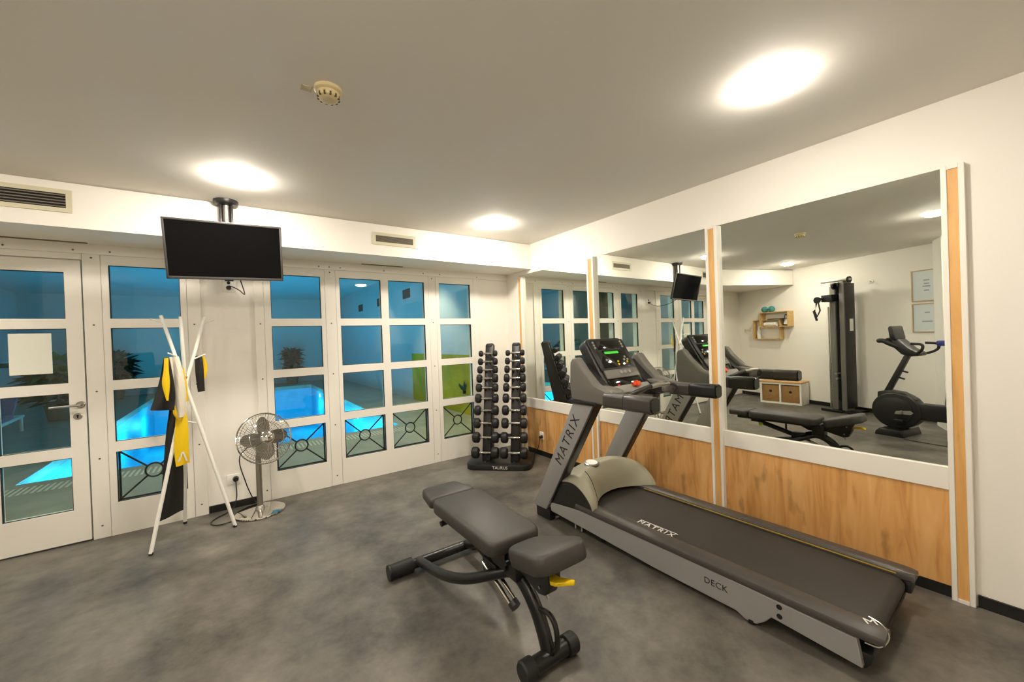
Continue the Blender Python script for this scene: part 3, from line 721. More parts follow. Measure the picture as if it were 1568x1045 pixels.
# side frames
sf = [(1.02, .15), (.60, .196), (.10, .186), (-.45, .172), (-.832, .163), (-.850, .050), (-.52, .080), (-.495, .046), (-.455, .012), (-.405, .008), (-.36, .030), (.10, .040), (.60, .068), (1.0, .088)]
f1 = T('side_frame', G().prism(sf, 0, -.372, -.340, .003, 1), M_TMGREY)
f2 = T('side_frame', G().prism(sf, 0, .340, .372, .003, 1), M_TMGREY)
text_part('lettering', 'DECK', .046, M_BLACKINK, f1, basis((-.3726, -.262, .113), (0, -1, -.016), (0, -.016, 1), (-1, 0, 0)), .0005, space=1.05)
for v_, z_ in ((-.555, .148), (-.555, .104)):
    T('bolt', G().cyl((-.374, v_, z_), (-.370, v_, z_), .012, n=14), M_BLACKPL, f1)
T('levelling_foot', G().cyl((-.356, -.43, 0), (-.356, -.43, .02), .02, n=14).cyl((.356, -.43, 0), (.356, -.43, .02), .02, n=14).cyl((-.3, .55, 0), (-.3, .55, .09), .016, n=12).cyl((.3, .55, 0), (.3, .55, .09), .016, n=12), M_BLACKPL)
T('wiring_clip', G().box((-.352, .70, .03), (-.345, .71, .075)).box((-.352, .76, .03), (-.345, .77, .075)).box((-.352, .70, .068), (-.345, .77, .076)), M_TMGREY)
T('underframe', G().box((-.335, -.80, .05), (.335, 1.05, .13)), M_BLACKPL)
# deck and belt
zb = lambda v: .193 + .012*v
T('deck', G().prism([(.95, .13), (.95, zb(.95)-.012), (-.86, zb(-.86)-.012), (-.86, .13)], 0, -.30, .30), M_TMDARK)
rp = [(.80, zb(.80)), (-.84, zb(-.84))]
ra = arc((-.845, zb(-.845)-.040), .040, PI/2, 1.5*PI, 8)
T('running_belt', G().prism([(.80, zb(.8)), (.80, zb(.8)-.006)] + [(-.84, zb(-.84)-.006), (-.84, .125), (-.845, zb(-.845)-.08)] + ra[::-1], 0, -.255, .255, 0), M_BELT)
text_part('belt_lettering', 'MATRIX', .062, M_WHITEINK, tm, basis((-.215, .19, zb(.19)+.0012), (0, -1, -.012), (1, 0, 0), (0, -.012, 1)), .0004, space=1.3, xs=.95)
part('belt_mark_line', G().box((-.186, .055, zb(.19)+.0006), (-.182, .32, zb(.19)+.0022)), M_WHITEINK, tm, local=True)
def rail(s):
    g = G(); a, b = (.262, .376)
    sec = [(a, .0), (a+.004, .016), (a+.02, .024), (b-.03, .024), (b-.008, .016), (b, .0), (b-.002, -.016), (b-.012, -.020), (a, -.012)]
    t = bmesh.new(); rings = []
    for v in (.74, .4, 0, -.4, -.80, -.86):
        rings.append([t.verts.new((s*x, v, zb(v)+.004+z)) for x, z in sec])
    k = [(.985, -.90), (.93, -.925)]
    for f_, v in ((.92, -.895), (.75, -.917)):
        rings.append([t.verts.new((s*(a+(x-a)*(.6+.4*f_)), v, zb(v)+.004+z*f_)) for x, z in sec])
    for A, B in zip(rings, rings[1:]):
        for j in range(len(sec)): t.faces.new((A[j], A[(j+1) % len(sec)], B[(j+1) % len(sec)], B[j]))
    t.faces.new(rings[0]); t.faces.new(rings[-1]); bmesh.ops.recalc_face_normals(t, faces=t.faces)
    return g._merge(t)
r1 = T('side_rail', rail(-1), M_RAIL); r2 = T('side_rail', rail(1), M_RAIL)
T('yellow_stripe', G().prism([(-.85, zb(-.85)+.010), (-.85, zb(-.85)+.015), (.60, zb(.60)+.015), (.60, zb(.60)+.010)], 0, .259, .2635), M_GOLD, r2)
T('yellow_stripe', G().prism([(-.85, zb(-.85)+.004), (-.85, zb(-.85)+.009), (.60, zb(.60)+.009), (.60, zb(.60)+.004)], 0, -.2635, -.259), M_GOLD, r1)
for s, r_ in ((-1, r1), (1, r2)):
    if s > 0: T('end_cap', G().box((s*.272, -.905, .105), (s*.370, -.868, .170), .012), M_BLACKPL, r_)
    T('end_trim', G().tube(smooth([(s*.262, -.850, zb(-.85)+.031), (s*.275, -.895, zb(-.9)+.026), (s*.32, -.923, zb(-.9)+.012), (s*.37, -.905, zb(-.9)-.012), (s*.378, -.86, zb(-.9)-.016)], 5), .0028, 6), M_STEEL, r_)
mk = basis((-.292, -.862, zb(-.86)+.0292), (.6, -.8, 0), (.8, .6, 0), (0, 0, 1))
text_part('lettering', 'M', .05, M_WHITEINK, r1, mk, .0006, xs=1.2)
T('roller', G().cyl((-.27, -.846, zb(-.845)-.040), (.27, -.846, zb(-.845)-.040), .030, n=20), M_STEEL)
T('rear_cover', G().prism([(-.78, .035), (-.85, .030), (-.872, .06), (-.880, .10), (-.78, .10)], 0, -.338, .338, .006), M_BLACKPL)
# motor hood
def hood(a, b):
    uu = -.368+.756*a; w_ = min(1., abs(uu-.01)/.378)
    vr = .575 + .150*max(0, 1-(w_/.86)**2.2); zr = zb(vr) + .020 + .008*(1-w_)
    vt = .775; zt = .452 - .085*w_**2.5
    if b < .55:      # rear slope up to the ridge
        t_ = b/.55; s_ = t_**.8
        return (uu, vr+(vt-vr)*t_, zr+(zt-zr)*(1-(1-s_)**1.7))
    if b < .75:
        t_ = (b-.55)/.20; return (uu, vt+.13*t_, zt-.022*t_*t_)
    t_ = (b-.75)/.25
    return (uu, vt+.13+.17*t_, zt-.022-(zt-.16)*t_**1.5)
T('motor_hood', G().grid(hood, 30, 24, .006), M_TMHOOD, ang=50)
def hedge(uu): return [hood((uu+.368)/.756, j/24)[1:] for j in range(25)]
for s in (-1, 1):
    e_ = hedge(s*.366)
    T('hood_side', G().prism([(v, z-.004) for v, z in e_] + [(1.06, .12), (.58, .185)], 0, s*.345, s*.364), M_TMDARK)
T('hood_vent_line', G().tube([hood(.18+.0*b/10, b/10*.5) for b in range(0, 11)], .003, 6), M_TMDARK)
bp_ = Vector(hood(.345, .60)); nrm = Vector((-.05, -.12, 1)).normalized()
T('badge', G().lathe([(0, .010), (.05, .010), (.058, .005), (.058, -.01)], bp_, nrm, 28), M_STEEL, label='silver oval badge')
T('badge_face', G().lathe([(0, .0125), (.044, .0115), (.046, .006)], bp_, nrm, 28), M_WHITEPL)
# console
CZ = [(.53, 1.06), (.555, 1.02), (.70, 1.12), (.80, 1.30), (.805, 1.40), (.775, 1.428), (.735, 1.418)]

s0, s1 = Vector((0, .540, 1.075)), Vector((0, .738, 1.402))
sd_ = (s1-s0).normalized(); sn = Vector((1, 0, 0)).cross(sd_); sl = (s1-s0).length
def S(u_, t_, h=0.): return s0 + Vector((u_, 0, 0)) + sd_*(t_*sl) + sn*h
SM = basis(s0, (1, 0, 0), sd_, sn)
def slab(name, u0, u1, t0, t1, h0, h1, m, bev=.003, parent=tm): return T(name, G().box((u0, t0*sl, h0), (u1, t1*sl, h1), bev, 2, SM), m, parent)
cbp = [(-.225, -.02)] + arc((-.165, .335), .062, PI*.98, PI*.5, 6) + arc((.165, .335), .062, PI*.5, PI*.02, 6) + [(.225, -.02)]
T('console_body', G().prism(cbp, 2, -.075, .0, .014, 3, SM), M_TMDARK)
fp = slab('face_panel', -.205, .205, .30, .99, -.002, .012, M_BLACKPL, .008)
slab('upper_display', -.130, .130, .76, .955, .011, .0145, M_BLACKGL, .002, fp)
slab('green_display', -.085, .075, .655, .705, .011, .0150, M_GREENLED, .001, fp)
slab('control_field', -.165, .165, .345, .735, .010, .0128, M_BLACKGL, .002, fp)
for u_, t_ in ((-.16, .92), (-.16, .86), (-.16, .80), (.16, .92), (.16, .86), (.16, .80), (-.10, .52), (-.075, .52), (.12, .56), (.10, .50), (.14, .50)):
    T('button', G().lathe([(0, .006), (.008, .006), (.010, 0)], S(u_, t_, .012), sn, 12), M_BUTTON, fp)
for u_, t_ in ((.02, .47), (.015, .41), (.125, .45)):
    T('yellow_button', G().lathe([(0, .006), (.007, .006), (.009, 0)], S(u_, t_, .012), sn, 10), M_YELLOW, fp)
lp = slab('lower_panel', -.19, .19, .12, .31, .0, .018, M_TMPLAST, .008)
for u_ in (-.02, .03, .08):
    T('button', G().lathe([(0, .008), (.014, .008), (.017, 0)], S(u_, .23, .017), sn, 14), M_BUTTON, lp)
slab('tray_well', -.19, .19, -.05, .115, .0, .006, M_BLACKGL, .004)
T('tray_lip', G().prism(rrect(-.21, .21, -.060, .0, .025, 4), 2, -.04, .040, .010, 2, basis(S(0, -.055), (1, 0, 0), sd_, sn)), M_BUTTON)
T('heart_led', G().sph(S(-.10, -.02, .010), .009, n=10), M_REDLED)
sk = T('safety_key', G().box((.0, -.045, .038), (.085, -.016, .062), .006, 2, SM).box((.028, -.055, .042), (.052, -.01, .070), .004, 2, SM), M_RED, label='orange safety key')
# side pods that carry the console on the uprights
pod = [(.72, .985), (.735, 1.10), (.725, 1.25), (.700, 1.283), (.665, 1.285), (.60, 1.20), (.50, 1.105), (.40, 1.075), (.36, 1.07), (.36, .985), (.50, .975)]
for s in (-1, 1):
    o_ = .0 if s < 0 else .012
    sp_ = T('side_pod', G().prism(pod, 0, s*.318, s*(.395+o_), .016, 3), M_TMPLAST)
    T('pod_inner', G().prism([(.71, 1.0), (.735, 1.10), (.73, 1.23), (.695, 1.24), (.58, 1.13), (.50, 1.065), (.40, 1.05), (.40, .995)], 0, s*.215, s*.325, .008, 2), M_TMDARK)
    T('pod_shoulder', G().prism([(.60, 1.02), (.60, 1.085), (.50, 1.088), (.40, 1.074), (.37, 1.06), (.37, 1.0)], 0, s*.235, s*.33, .012, 2), M_TMPLAST)
    T('pod_collar', G().box((s*.295, .49, .960), (s*(.400+o_), .725, .990), .008), M_BLACKPL)
    # handrail: moulded root, then a thick grip
    uu = -.387 if s < 0 else .375
    secp = rrect(uu-.045, uu+.045, .970, 1.062, .022, 4)
    T('handrail', G().prism(secp, 1, .40, .245), M_RAIL)
    T('grip', G().prism(rrect(uu-.047, uu+.047, .967, 1.065, .026, 4), 1, .243, .055, .006, 2), M_RAIL if s < 0 else M_BLACKPL)
    T('grip_end', G().prism(rrect(uu-.042, uu+.042, .973, 1.059, .022, 4), 1, .0545, .045, .004, 1), M_BLACKGL)
T('cross_bar', G().tube(smooth([(-.30, .345, 1.020), (-.22, .30, 1.055), (-.08, .27, 1.085), (.10, .27, 1.085), (.24, .30, 1.055), (.31, .345, 1.02)], 6), .016, 12), M_TMDARK)
T('heart_sensor', G().tube(smooth([(-.10, .268, 1.083), (0, .266, 1.088), (.11, .27, 1.083)], 4), .0175, 12), M_STEEL)

# ================================================================== BENCH
BX = -1.955
bn = thing('weight_bench', 'black adjustable weight bench in the middle of the floor', 'bench', (BX, -2.5, 0))
def pad(y0, y1, z0, z1, w0, w1, th, r=.03, crown=0.):
    """upholstered pad from y0 (rear) to y1 (front), rising z0 to z1, half widths w0, w1"""
    t = bmesh.new(); Ln = math.hypot(y1-y0, z1-z0); d_ = Vector((0, (y1-y0)/Ln, (z1-z0)/Ln)); n_ = Vector((0, -d_.z, d_.y))
    if n_.z < 0: n_ = -n_
    g = G()
    pl = []
    for cxx, cyy, a in ((w1-r, Ln-r, 0), (-w1+r, Ln-r, PI/2), (-w0+r, r, PI), (w0-r, r, 1.5*PI)): pl += arc((cxx, cyy), r, a, a+PI/2, 5)
    MM = basis((BX, y0, z0), (1, 0, 0), d_, n_)
    # layers: bottom, belly, top shoulder, top
    lay = [(-th, .965), (-th+.008, .99), (-.5*th, 1.0), (-.016, .995), (-.005, .965), (0, .91)]
    c_ = Vector((0, Ln/2, 0)); rings = []
    for h, k in lay:
        m_ = (1-k)*.15
        rings.append([t.verts.new((x*(1-m_/ w0), c_.y+(y-c_.y)*(1-m_/(Ln/2)), h)) for x, y in pl])
    for A, B in zip(rings, rings[1:]):
        for j in range(len(pl)): t.faces.new((A[j], A[(j+1) % len(pl)], B[(j+1) % len(pl)], B[j]))
    t.faces.new(rings[0]); t.faces.new(rings[-1]); bmesh.ops.recalc_face_normals(t, faces=t.faces)
    return g._merge(t, MM)
part('headrest_pad', pad(-1.935, -2.160, .492, .500, .125, .155, .062), M_UPHOL, bn)
part('backrest_pad', pad(-2.172, -2.825, .504, .494, .160, .150, .070, .045), M_UPHOL, bn)
part('seat_pad', pad(-2.850, -3.165, .478, .580, .108, .140, .078, .07), M_UPHOL, bn)
part('backrest_frame', G().box((BX-.135, -2.76, .412), (BX+.135, -2.19, .428), .004).box((BX-.035, -2.77, .385), (BX+.035, -2.0, .425), .006), M_FRAMEBK, bn)
part('seat_frame', G().prism([(-2.84, .43), (-2.85, .37), (-2.94, .345), (-3.02, .325), (-3.06, .335), (-3.085, .39), (-3.09, .44), (-3.115, .49), (-2.86, .43)], 0, BX-.036, BX+.036, .006), M_FRAMEBK, bn)
for sx_ in (-1, 1):
    for yy, zz in ((-3.05, .435), (-3.03, .360)):
        part('bolt', G().cyl((BX+sx_*.034, yy, zz), (BX+sx_*.040, yy, zz), .007, n=10), M_STEEL, bn)
part('seat_lever', G().prism([(-.012, .0), (-.02, .055), (.0, .075), (.075, .085), (.085, .07), (.03, .03), (.012, .0)], 2, -.009, .009, .005, 2, basis((BX-.01, -3.085, .425), (.85, -.5, .05), (-.5, -.85, .10), (0, .1, 1))), M_YELLOW, bn, 'yellow adjustment lever')
part('release_pin', G().cyl((BX, -3.02, .33), (BX+.005, -3.035, .30), .007, n=10), M_STEEL, bn)
part('front_beam', G().tube(smooth([(BX, -2.70, .285), (BX, -2.79, .305), (BX, -2.88, .275), (BX, -2.955, .205), (BX, -3.005, .12), (BX, -3.03, .05)], 6), .038, 16, sx=.75), M_FRAMEBK, bn)
part('lower_hoop', G().tube(smooth([(BX, -2.985, .225), (BX+.0, -3.045, .235), (BX, -3.085, .20), (BX, -3.090, .12), (BX, -3.06, .075)], 6), .012, 10), M_FRAMEBK, bn)
part('front_foot', G().cyl((BX-.14, -3.035, .045), (BX+.14, -3.035, .045), .036, n=24), M_FRAMEBK, bn)
for a_, b_ in ((-.150, -.09), (.09, .150)):
    part('rubber_end', G().lathe([(0, 0), (.038, 0), (.045, .008), (.045, .056), (.040, .06), (0, .06)], (BX+(a_ if a_ < 0 else b_), -3.035, .0455), (1 if a_ < 0 else -1, 0, 0), 24), M_RUBBER, bn)
part('rear_foot', G().cyl((BX-.345, -1.965, .045), (BX+.345, -1.965, .045), .030, n=24), M_FRAMEBK, bn)
for a_ in (-.362, .362):
    part('rubber_end', G().lathe([(0, 0), (.044, 0), (.046, .004), (.046, .012), (.042, .016), (.045, .15), (0, .15)], (BX+a_, -1.965, .046), (1 if a_ < 0 else -1, 0, 0), 24), M_RUBBER, bn)
for sx_ in (-1, 1):
    part('side_tube', G().tube(smooth([(BX+sx_*.165, -1.97, .055), (BX+sx_*.185, -2.13, .105), (BX+sx_*.175, -2.36, .150), (BX+sx_*.130, -2.54, .20), (BX+sx_*.06, -2.68, .262), (BX, -2.77, .300)], 6), .027, 14), M_FRAMEBK, bn)
part('support_strut', G().cyl((BX-.005, -2.24, .365), (BX-.005, -2.60, .265), .026, n=16).cyl((BX-.005, -2.21, .374), (BX-.005, -2.25, .363), .018, n=14), M_FRAMEBK, bn)
part('strut_bracket', G().box((BX-.03, -2.22, .36), (BX+.03, -2.15, .415), .008), M_FRAMEBK, bn)
part('strut_anchor', G().box((BX-.055, -2.70, .235), (BX+.055, -2.57, .31), .01).cyl((BX-.015, -2.50, .30), (BX-.015, -2.50, .41), .010, n=10), M_FRAMEBK, bn)
part('strut_knob', G().sph((BX+.035, -2.26, .345), .022, n=14), M_LIME, bn, 'lime green knob')
part('pivot_bracket', G().box((BX-.05, -2.87, .30), (BX+.05, -2.76, .42), .01).cyl((BX-.075, -2.82, .385), (BX+.075, -2.82, .385), .013, n=14), M_FRAMEBK, bn)
part('selector_plate', G().prism([(-2.80, .33), (-2.70, .33), (-2.60, .38), (-2.54, .415), (-2.80, .415)], 0, BX-.062, BX-.054), M_FRAMEBK, bn)
for q_ in (-.052, -.018):
    part('chrome_rod', G().cyl((BX+q_, -2.58, .275), (BX+q_+.006, -2.815, .178), .011, n=12), M_CHROME, bn, 'chrome rod')
part('rod_end', G().cyl((BX-.032, -2.81, .180), (BX-.030, -2.835, .168), .026, n=16), M_BLACKPL, bn)
part('backrest_knob', G().cyl((BX-.15, -2.28, .395), (BX-.11, -2.28, .40), .016, n=14), M_BLACKPL, bn)

# ================================================================== ITEMS ALONG THE LEFT WALL (seen in the mirror)
def wl(s, d_, z):
    """point s along the left wall from y=0, d_ out of it"""
    return Vector((cx(0), 0, z)) + WT*s + WN*d_
def wmat(s, d_, z): return basis(wl(s, d_, z), WT, (0, 0, 1), WN)   # local x along wall, y up, z out
def s_of_y(y): return -y/.9424
def shelf(name, label, s0_, s1_, z0, z1, dep=.14, t_=.016):
    o = thing(name, label, 'shelf', wl((s0_+s1_)/2, .002, z0), group='pine wall shelves')
    Mw = wmat(0, .002, 0)
    part('frame', G().box((s0_, z0, 0), (s1_, z0+t_, dep), M=Mw).box((s0_, z1-t_, 0), (s1_, z1, dep), M=Mw).box((s0_, z0+t_, 0), (s0_+t_, z1-t_, dep), M=Mw).box((s1_-t_, z0+t_, 0), (s1_, z1-t_, dep), M=Mw), M_PINE, o)
    return o
SA = (s_of_y(-.60), s_of_y(-1.20)); SB = (s_of_y(-.40), s_of_y(-1.0))
shelf('wall_shelf', 'upper right pine box shelf on the wall in the mirror', SA[0], SA[1], 1.475, 1.785, .15)
shelf('wall_shelf', 'lower left pine box shelf on the wall in the mirror', SB[0], SB[1], 1.225, 1.635, .10)
# on the shelves
for k, s_ in enumerate((s_of_y(-.665), s_of_y(-.815))):
    o = thing('medicine_ball', ('left', 'right')[k] + ' teal ball on top of the upper shelf', 'ball', wl(s_, .08, 1.785), group='teal balls on the shelf')
    c_ = wl(s_, .08, 1.785+.062)
    part('ball_skin', G().sph(c_, .062, n=20), M_TEAL, o)
    part('seam', G().tube([c_+Vector((math.cos(a)*.0625, math.sin(a)*.0625, 0)) for a in [2*PI*i/24 for i in range(24)]], .0015, 5, True), M_BLACKPL, o)
Mw = wmat(s_of_y(-.92), .085, 1.49)
solo('towel_roll', G().cyl(wl(s_of_y(-.66), .075, 1.535), wl(s_of_y(-.92), .075, 1.535), .042, n=20), M_WHITEPL, 'rolled white towel lying in the upper shelf', 'towel')
solo('tray', G().box((-.15, 0, -.04), (.22, .012, .06), .003, M=wmat(s_of_y(-.90), .07, 1.635)), M_BLACKPL, 'flat black tray lying across the shelves', 'tray')
tb = thing('framed_card', 'small white card in a black frame leaning in the upper shelf', 'picture', wl(s_of_y(-1.09), .06, 1.491))
Mw = wmat(s_of_y(-1.09), .06, 1.491) @ Matrix.Rotation(-.15, 4, 'Z') @ Matrix.Rotation(-.12, 4, 'X')
part('frame', G().box((-.075, .01, -.008), (.075, .225, .006), .002, 1, Mw), M_BLACKPL, tb)
part('card', G().box((-.055, .03, .006), (.055, .205, .008), M=Mw), M_WHITEPL, tb)
bt = thing('spray_bottle', 'white bottle standing in the lower shelf', 'bottle', wl(s_of_y(-.50), .05, 1.241))
part('body', G().lathe([(0, 0), (.038, 0), (.042, .01), (.042, .15), (.030, .18), (.014, .20), (.014, .22), (0, .22)], wl(s_of_y(-.50), .05, 1.241)), M_WHITEPL, bt)
part('cap', G().lathe([(0, .22), (.018, .22), (.016, .26), (0, .262)], wl(s_of_y(-.50), .05, 1.241)), M_WHITEPL, bt)
sw = thing('light_switch', 'white switch plate left of the pine shelves in the mirror', 'switch', wl(s_of_y(-.14), .002, 1.38))
part('plate', G().box((-.075, 0, 0), (.075, .08, .010), .003, M=wmat(s_of_y(-.17), .001, 1.385)), M_WHITEPL, sw)
part('rocker', G().box((-.06, .015, .009), (-.005, .065, .014), .002, M=wmat(s_of_y(-.17), .001, 1.385)).box((.005, .015, .009), (.06, .065, .014), .002, M=wmat(s_of_y(-.17), .001, 1.385)), mat('switch_rocker', (214, 205, 180), .4), sw)
# cube shelf with baskets
cu0, cu1, cz, cdp = .75, 1.45, .40, .36
cb = thing('cube_shelf', 'low white cube shelf with an oak top against the left wall', 'shelf', (-5.66, -1.1, 0))
Mw = basis((-5.845, 0, 0), (0, -1, 0), (0, 0, 1), (1, 0, 0)); tt = .03; cm_ = (cu0+cu1)/2
part('carcass', G().box((cu0, 0, 0), (cu1, tt, cdp), M=Mw).box((cu0, tt, 0), (cu0+tt, cz, cdp), M=Mw).box((cu1-tt, tt, 0), (cu1, cz, cdp), M=Mw).box((cm_-tt/2, tt, 0), (cm_+tt/2, cz-tt, cdp), M=Mw).box((cu0+tt, cz-tt, 0), (cu1-tt, cz, cdp), M=Mw).box((cu0, tt, 0), (cu1, cz, .01), M=Mw), M_TRIM, cb)
part('top_board', G().box((cu0-.005, cz, 0), (cu1+.005, cz+.028, cdp+.01), .003, M=Mw), M_CUBETOP, cb)
for k, (a, b) in enumerate(((cu0+tt+.008, cm_-tt/2-.008), (cm_+tt/2+.008, cu1-tt-.008))):
    o = thing('storage_basket', ('left', 'right')[k] + ' woven basket in the white cube shelf', 'basket', (-5.66, -(a+b)/2, tt), group='woven baskets in the cube shelf')
    part('body', G().box((a, tt+.002, .04), (b, cz-tt-.02, cdp-.015), .012, 2, Mw), M_BASKET, o)
    part('handle_hole', G().lathe([(0, .004), (.02, .004), (.026, 0)], Mw @ Vector(((a+b)/2, .235, cdp-.015)), (1, 0, 0), 16), M_BLACKPL, o)
# cable tower
ts = s_of_y(-2.21)
ct = thing('cable_tower', 'tall grey cable pulley tower against the left wall', 'cable machine', wl(ts, .25, 0))
Mw = wmat(ts, .01, 0)
def C_(name, g, m, **k): return part(name, g, m, ct, **k)
C_('base', G().box((-.20, 0, .0), (.20, .035, .42), .01, M=Mw).box((-.26, 0, .36), (.08, .045, .45), .012, M=Mw), M_FRAMEBK)
C_('front_column', G().box((-.105, .035, .26), (-.025, 2.18, .38), .012, 3, Mw), M_TMPLAST)
C_('rear_column', G().box((.035, .035, .20), (.115, 2.19, .38), .014, 3, Mw), M_TMPLAST)
C_('cover_panel', G().box((-.030, .08, .18), (.040, 2.14, .27), M=Mw), M_BLACKPL)
C_('side_panel', G().box((.113, .08, .15), (.125, 2.15, .37), .004, M=Mw), M_TMDARK)
for k in range(14):
    C_('weight_plate', G().box((-.20, .12+.05*k, .12), (-.03, .165+.05*k, .27), .004, 1, Mw), M_FRAMEBK)
C_('guide_rod', G().cyl(Mw @ Vector((-.17, .05, .33)), Mw @ Vector((-.17, 1.78, .33)), .012, n=12).cyl(Mw @ Vector((-.10, .05, .20)), Mw @ Vector((-.10, 2.15, .20)), .012, n=12), M_CHROME)
C_('perforated_rail', G().box((-.165, .05, .28), (-.118, 2.12, .31), M=Mw), mat('rail_paint', (150, 150, 110), .45))
C_('top_bar', G().box((-.27, 2.19, .30), (.19, 2.225, .36), .008, M=Mw), M_STEEL)
for px2, pz2, zz in ((-.02, .40, 2.11), (.04, .36, 2.13), (.17, .33, 2.205)):
    C_('pulley', G().lathe([(0, -.012), (.05, -.012), (.042, 0), (.05, .012), (0, .012)], Mw @ Vector((px2, zz, pz2)), WT, 24), M_BLACKPL)
C_('carriage', G().box((-.19, 1.86, .25), (-.02, 1.98, .47), .012, M=Mw).cyl(Mw @ Vector((-.15, 1.93, .44)), Mw @ Vector((-.20, 1.90, .54)), .022, n=14), M_BLACKPL)
C_('pulley', G().lathe([(0, -.014), (.055, -.014), (.046, 0), (.055, .014), (0, .014)], Mw @ Vector((-.20, 1.90, .54)), WN, 24), M_BLACKPL)
hd = C_('handle', G().tube([Mw @ Vector(p) for p in ((-.20, 1.86, .55), (-.235, 1.72, .56), (-.19, 1.62, .56), (-.14, 1.72, .56), (-.175, 1.86, .55))], .012, 8), M_BLACKPL)
part('grip', G().cyl(Mw @ Vector((-.245, 1.72, .565)), Mw @ Vector((-.195, 1.55, .565)), .018, n=12), M_RUBBER, hd)
part('strap_label', G().box((-.23, 1.74, .575), (-.20, 1.82, .580), M=Mw), M_WHITEPL, hd)
C_('cable', G().cyl(Mw @ Vector((-.02, .2, .35)), Mw @ Vector((-.02, 2.1, .35)), .005, n=8).cyl(Mw @ Vector((.02, .2, .36)), Mw @ Vector((.02, 2.1, .36)), .005, n=8), M_BLACKGL)
C_('selector_knob', G().cyl(Mw @ Vector((.01, .66, .36)), Mw @ Vector((.01, .66, .46)), .022, n=14).cyl(Mw @ Vector((.01, .57, .36)), Mw @ Vector((.01, .57, .44)), .018, n=14), M_STEEL)
C_('information_sticker', G().box((.126, 1.36, .20), (.1275, 1.56, .28), M=Mw), M_WHITEPL)
hk = thing('wall_spotlight', 'small white bracket on the wall right of the cable tower', 'bracket', wl(s_of_y(-2.47), .02, 2.12), group='white wall brackets')
part('plate', G().lathe([(0, .012), (.03, .012), (.035, 0)], wl(s_of_y(-2.47), .0, 2.155), WN, 20), M_WHITEPL, hk)
part('arm', G().tube([wl(s_of_y(-2.47), .01, 2.155), wl(s_of_y(-2.47), .06, 2.155), wl(s_of_y(-2.49), .07, 2.12)], .010, 10), M_WHITEPL, hk)
# pictures
for k, (z0, z1) in enumerate(((1.765, 2.225), (1.31, 1.735))):
    o = thing('framed_poster', ('upper', 'lower')[k] + ' framed white poster on the wall above the exercise bike', 'picture', wl(s_of_y(-3.14), .01, z0), group='framed posters on the left wall')
    a, b = s_of_y(-2.97), s_of_y(-3.34); Mw = wmat(0, .002, 0); f = .014
    part('frame', G().box((a, z0, 0), (b, z0+f, .022), M=Mw).box((a, z1-f, 0), (b, z1, .022), M=Mw).box((a, z0+f, 0), (a+f, z1-f, .022), M=Mw).box((b-f, z0+f, 0), (b, z1-f, .022), M=Mw), M_PFRAME, o)
    part('sheet', G().box((a+f, z0+f, 0), (b-f, z1-f, .012), M=Mw), M_PICT, o)
    g = G(); mid = (a+b)/2-.02
    for q_, wd in (((.30, .035), (.25, .03), (.21, .045), (.15, .03)) if k == 0 else ((.28, .03), (.15, .06))):
        g.box((mid-wd, z0+q_, .012), (mid+wd, z0+q_+.018, .0128), M=Mw)
    part('printed_lines', g, M_GREYINK, o)
# column at the end of that wall
ntrim[0] += 1
struct('trim_%d' % ntrim[0], G().prism([(-5.02, -3.235), (-4.70, -3.36), (-4.95, -3.9), (-5.3, -3.8)], 2, 0, CEIL), M_WALL, 'white wall return at the right edge of the mirror view')
# exercise bike: s along its length (front to rear), z up, d sideways
BP = Vector((-4.08, -3.02, 0)); BD = Vector((.1903, -.9817, 0)); BN = Vector((.9817, .1903, 0))
bk = thing('exercise_bike', 'black upright exercise bike with a round flywheel housing', 'exercise bike', BP)
BM = basis(BP, BD, (0, 0, 1), BN)      # local x along bike, y up, z towards the mirror
def B_(name, g, m, parent=None, **k): return part(name, g, m, parent or bk, **k)
def ell(cx_, cy_, a, b, n=36): return [(cx_+a*math.cos(2*PI*i/n), cy_+b*math.sin(2*PI*i/n)) for i in range(n)]
hs = B_('flywheel_housing', G().prism(ell(0, .315, .252, .235), 2, -.09, .09, .018, 3, BM).prism(ell(-.01, .315, .19, .175), 2, .088, .105, .006, 2, BM), M_BLACKPL)
B_('front_cowl', G().prism([(-.20, .42), (-.195, .545), (-.07, .575), (.065, .558), (.20, .48), (.2, .40)], 2, -.06, .06, .012, 2, BM), M_TMDARK)
B_('rear_frame', G().prism([(.0, .225), (.0, .405), (.08, .430), (.62, .43), (.62, .235)], 2, -.065, .075, .012, 2, BM), M_BLACKPL)
B_('base', G().prism([(-.16, 0), (-.15, .05), (-.11, .09), (.11, .085), (.135, .0)], 2, -.24, .24, .008, 2, BM), M_FRAMEBK)
B_('rear_base', G().prism([(.52, 0), (.52, .05), (.66, .05), (.66, 0)], 2, -.24, .24, .008, 2, BM).box((.55, .03, -.04), (.63, .26, .04), .01, M=BM), M_FRAMEBK)
B_('name_plate', G().prism([(.0, .275), (.015, .315), (.16, .335), (.185, .31), (.16, .285)], 2, .106, .110, M=BM), mat('plate_silver', (150, 150, 140), .4, .4), hs)
B_('steering_post', G().prism([(-.150, .53), (.085, 1.05), (.145, 1.05), (-.08, .53)], 2, -.035, .035, .012, 2, BM), M_TMDARK)
B_('bottle_holder', G().tube([BM @ Vector(p) for p in ((.0, .848, 0), (.105, .813, 0))], .012, 10).tube([BM @ Vector(p) for p in ((-.04, .760, 0), (.070, .726, 0))], .012, 10), M_BLACKPL)
hb = B_('handlebar_body', G().prism([(-.02, 1.17), (.0, 1.25), (.05, 1.25), (.16, 1.13), (.26, 1.07), (.25, 1.035), (.17, 1.025), (.085, 1.05)], 2, -.11, .11, .014, 2, BM), M_TMDARK)
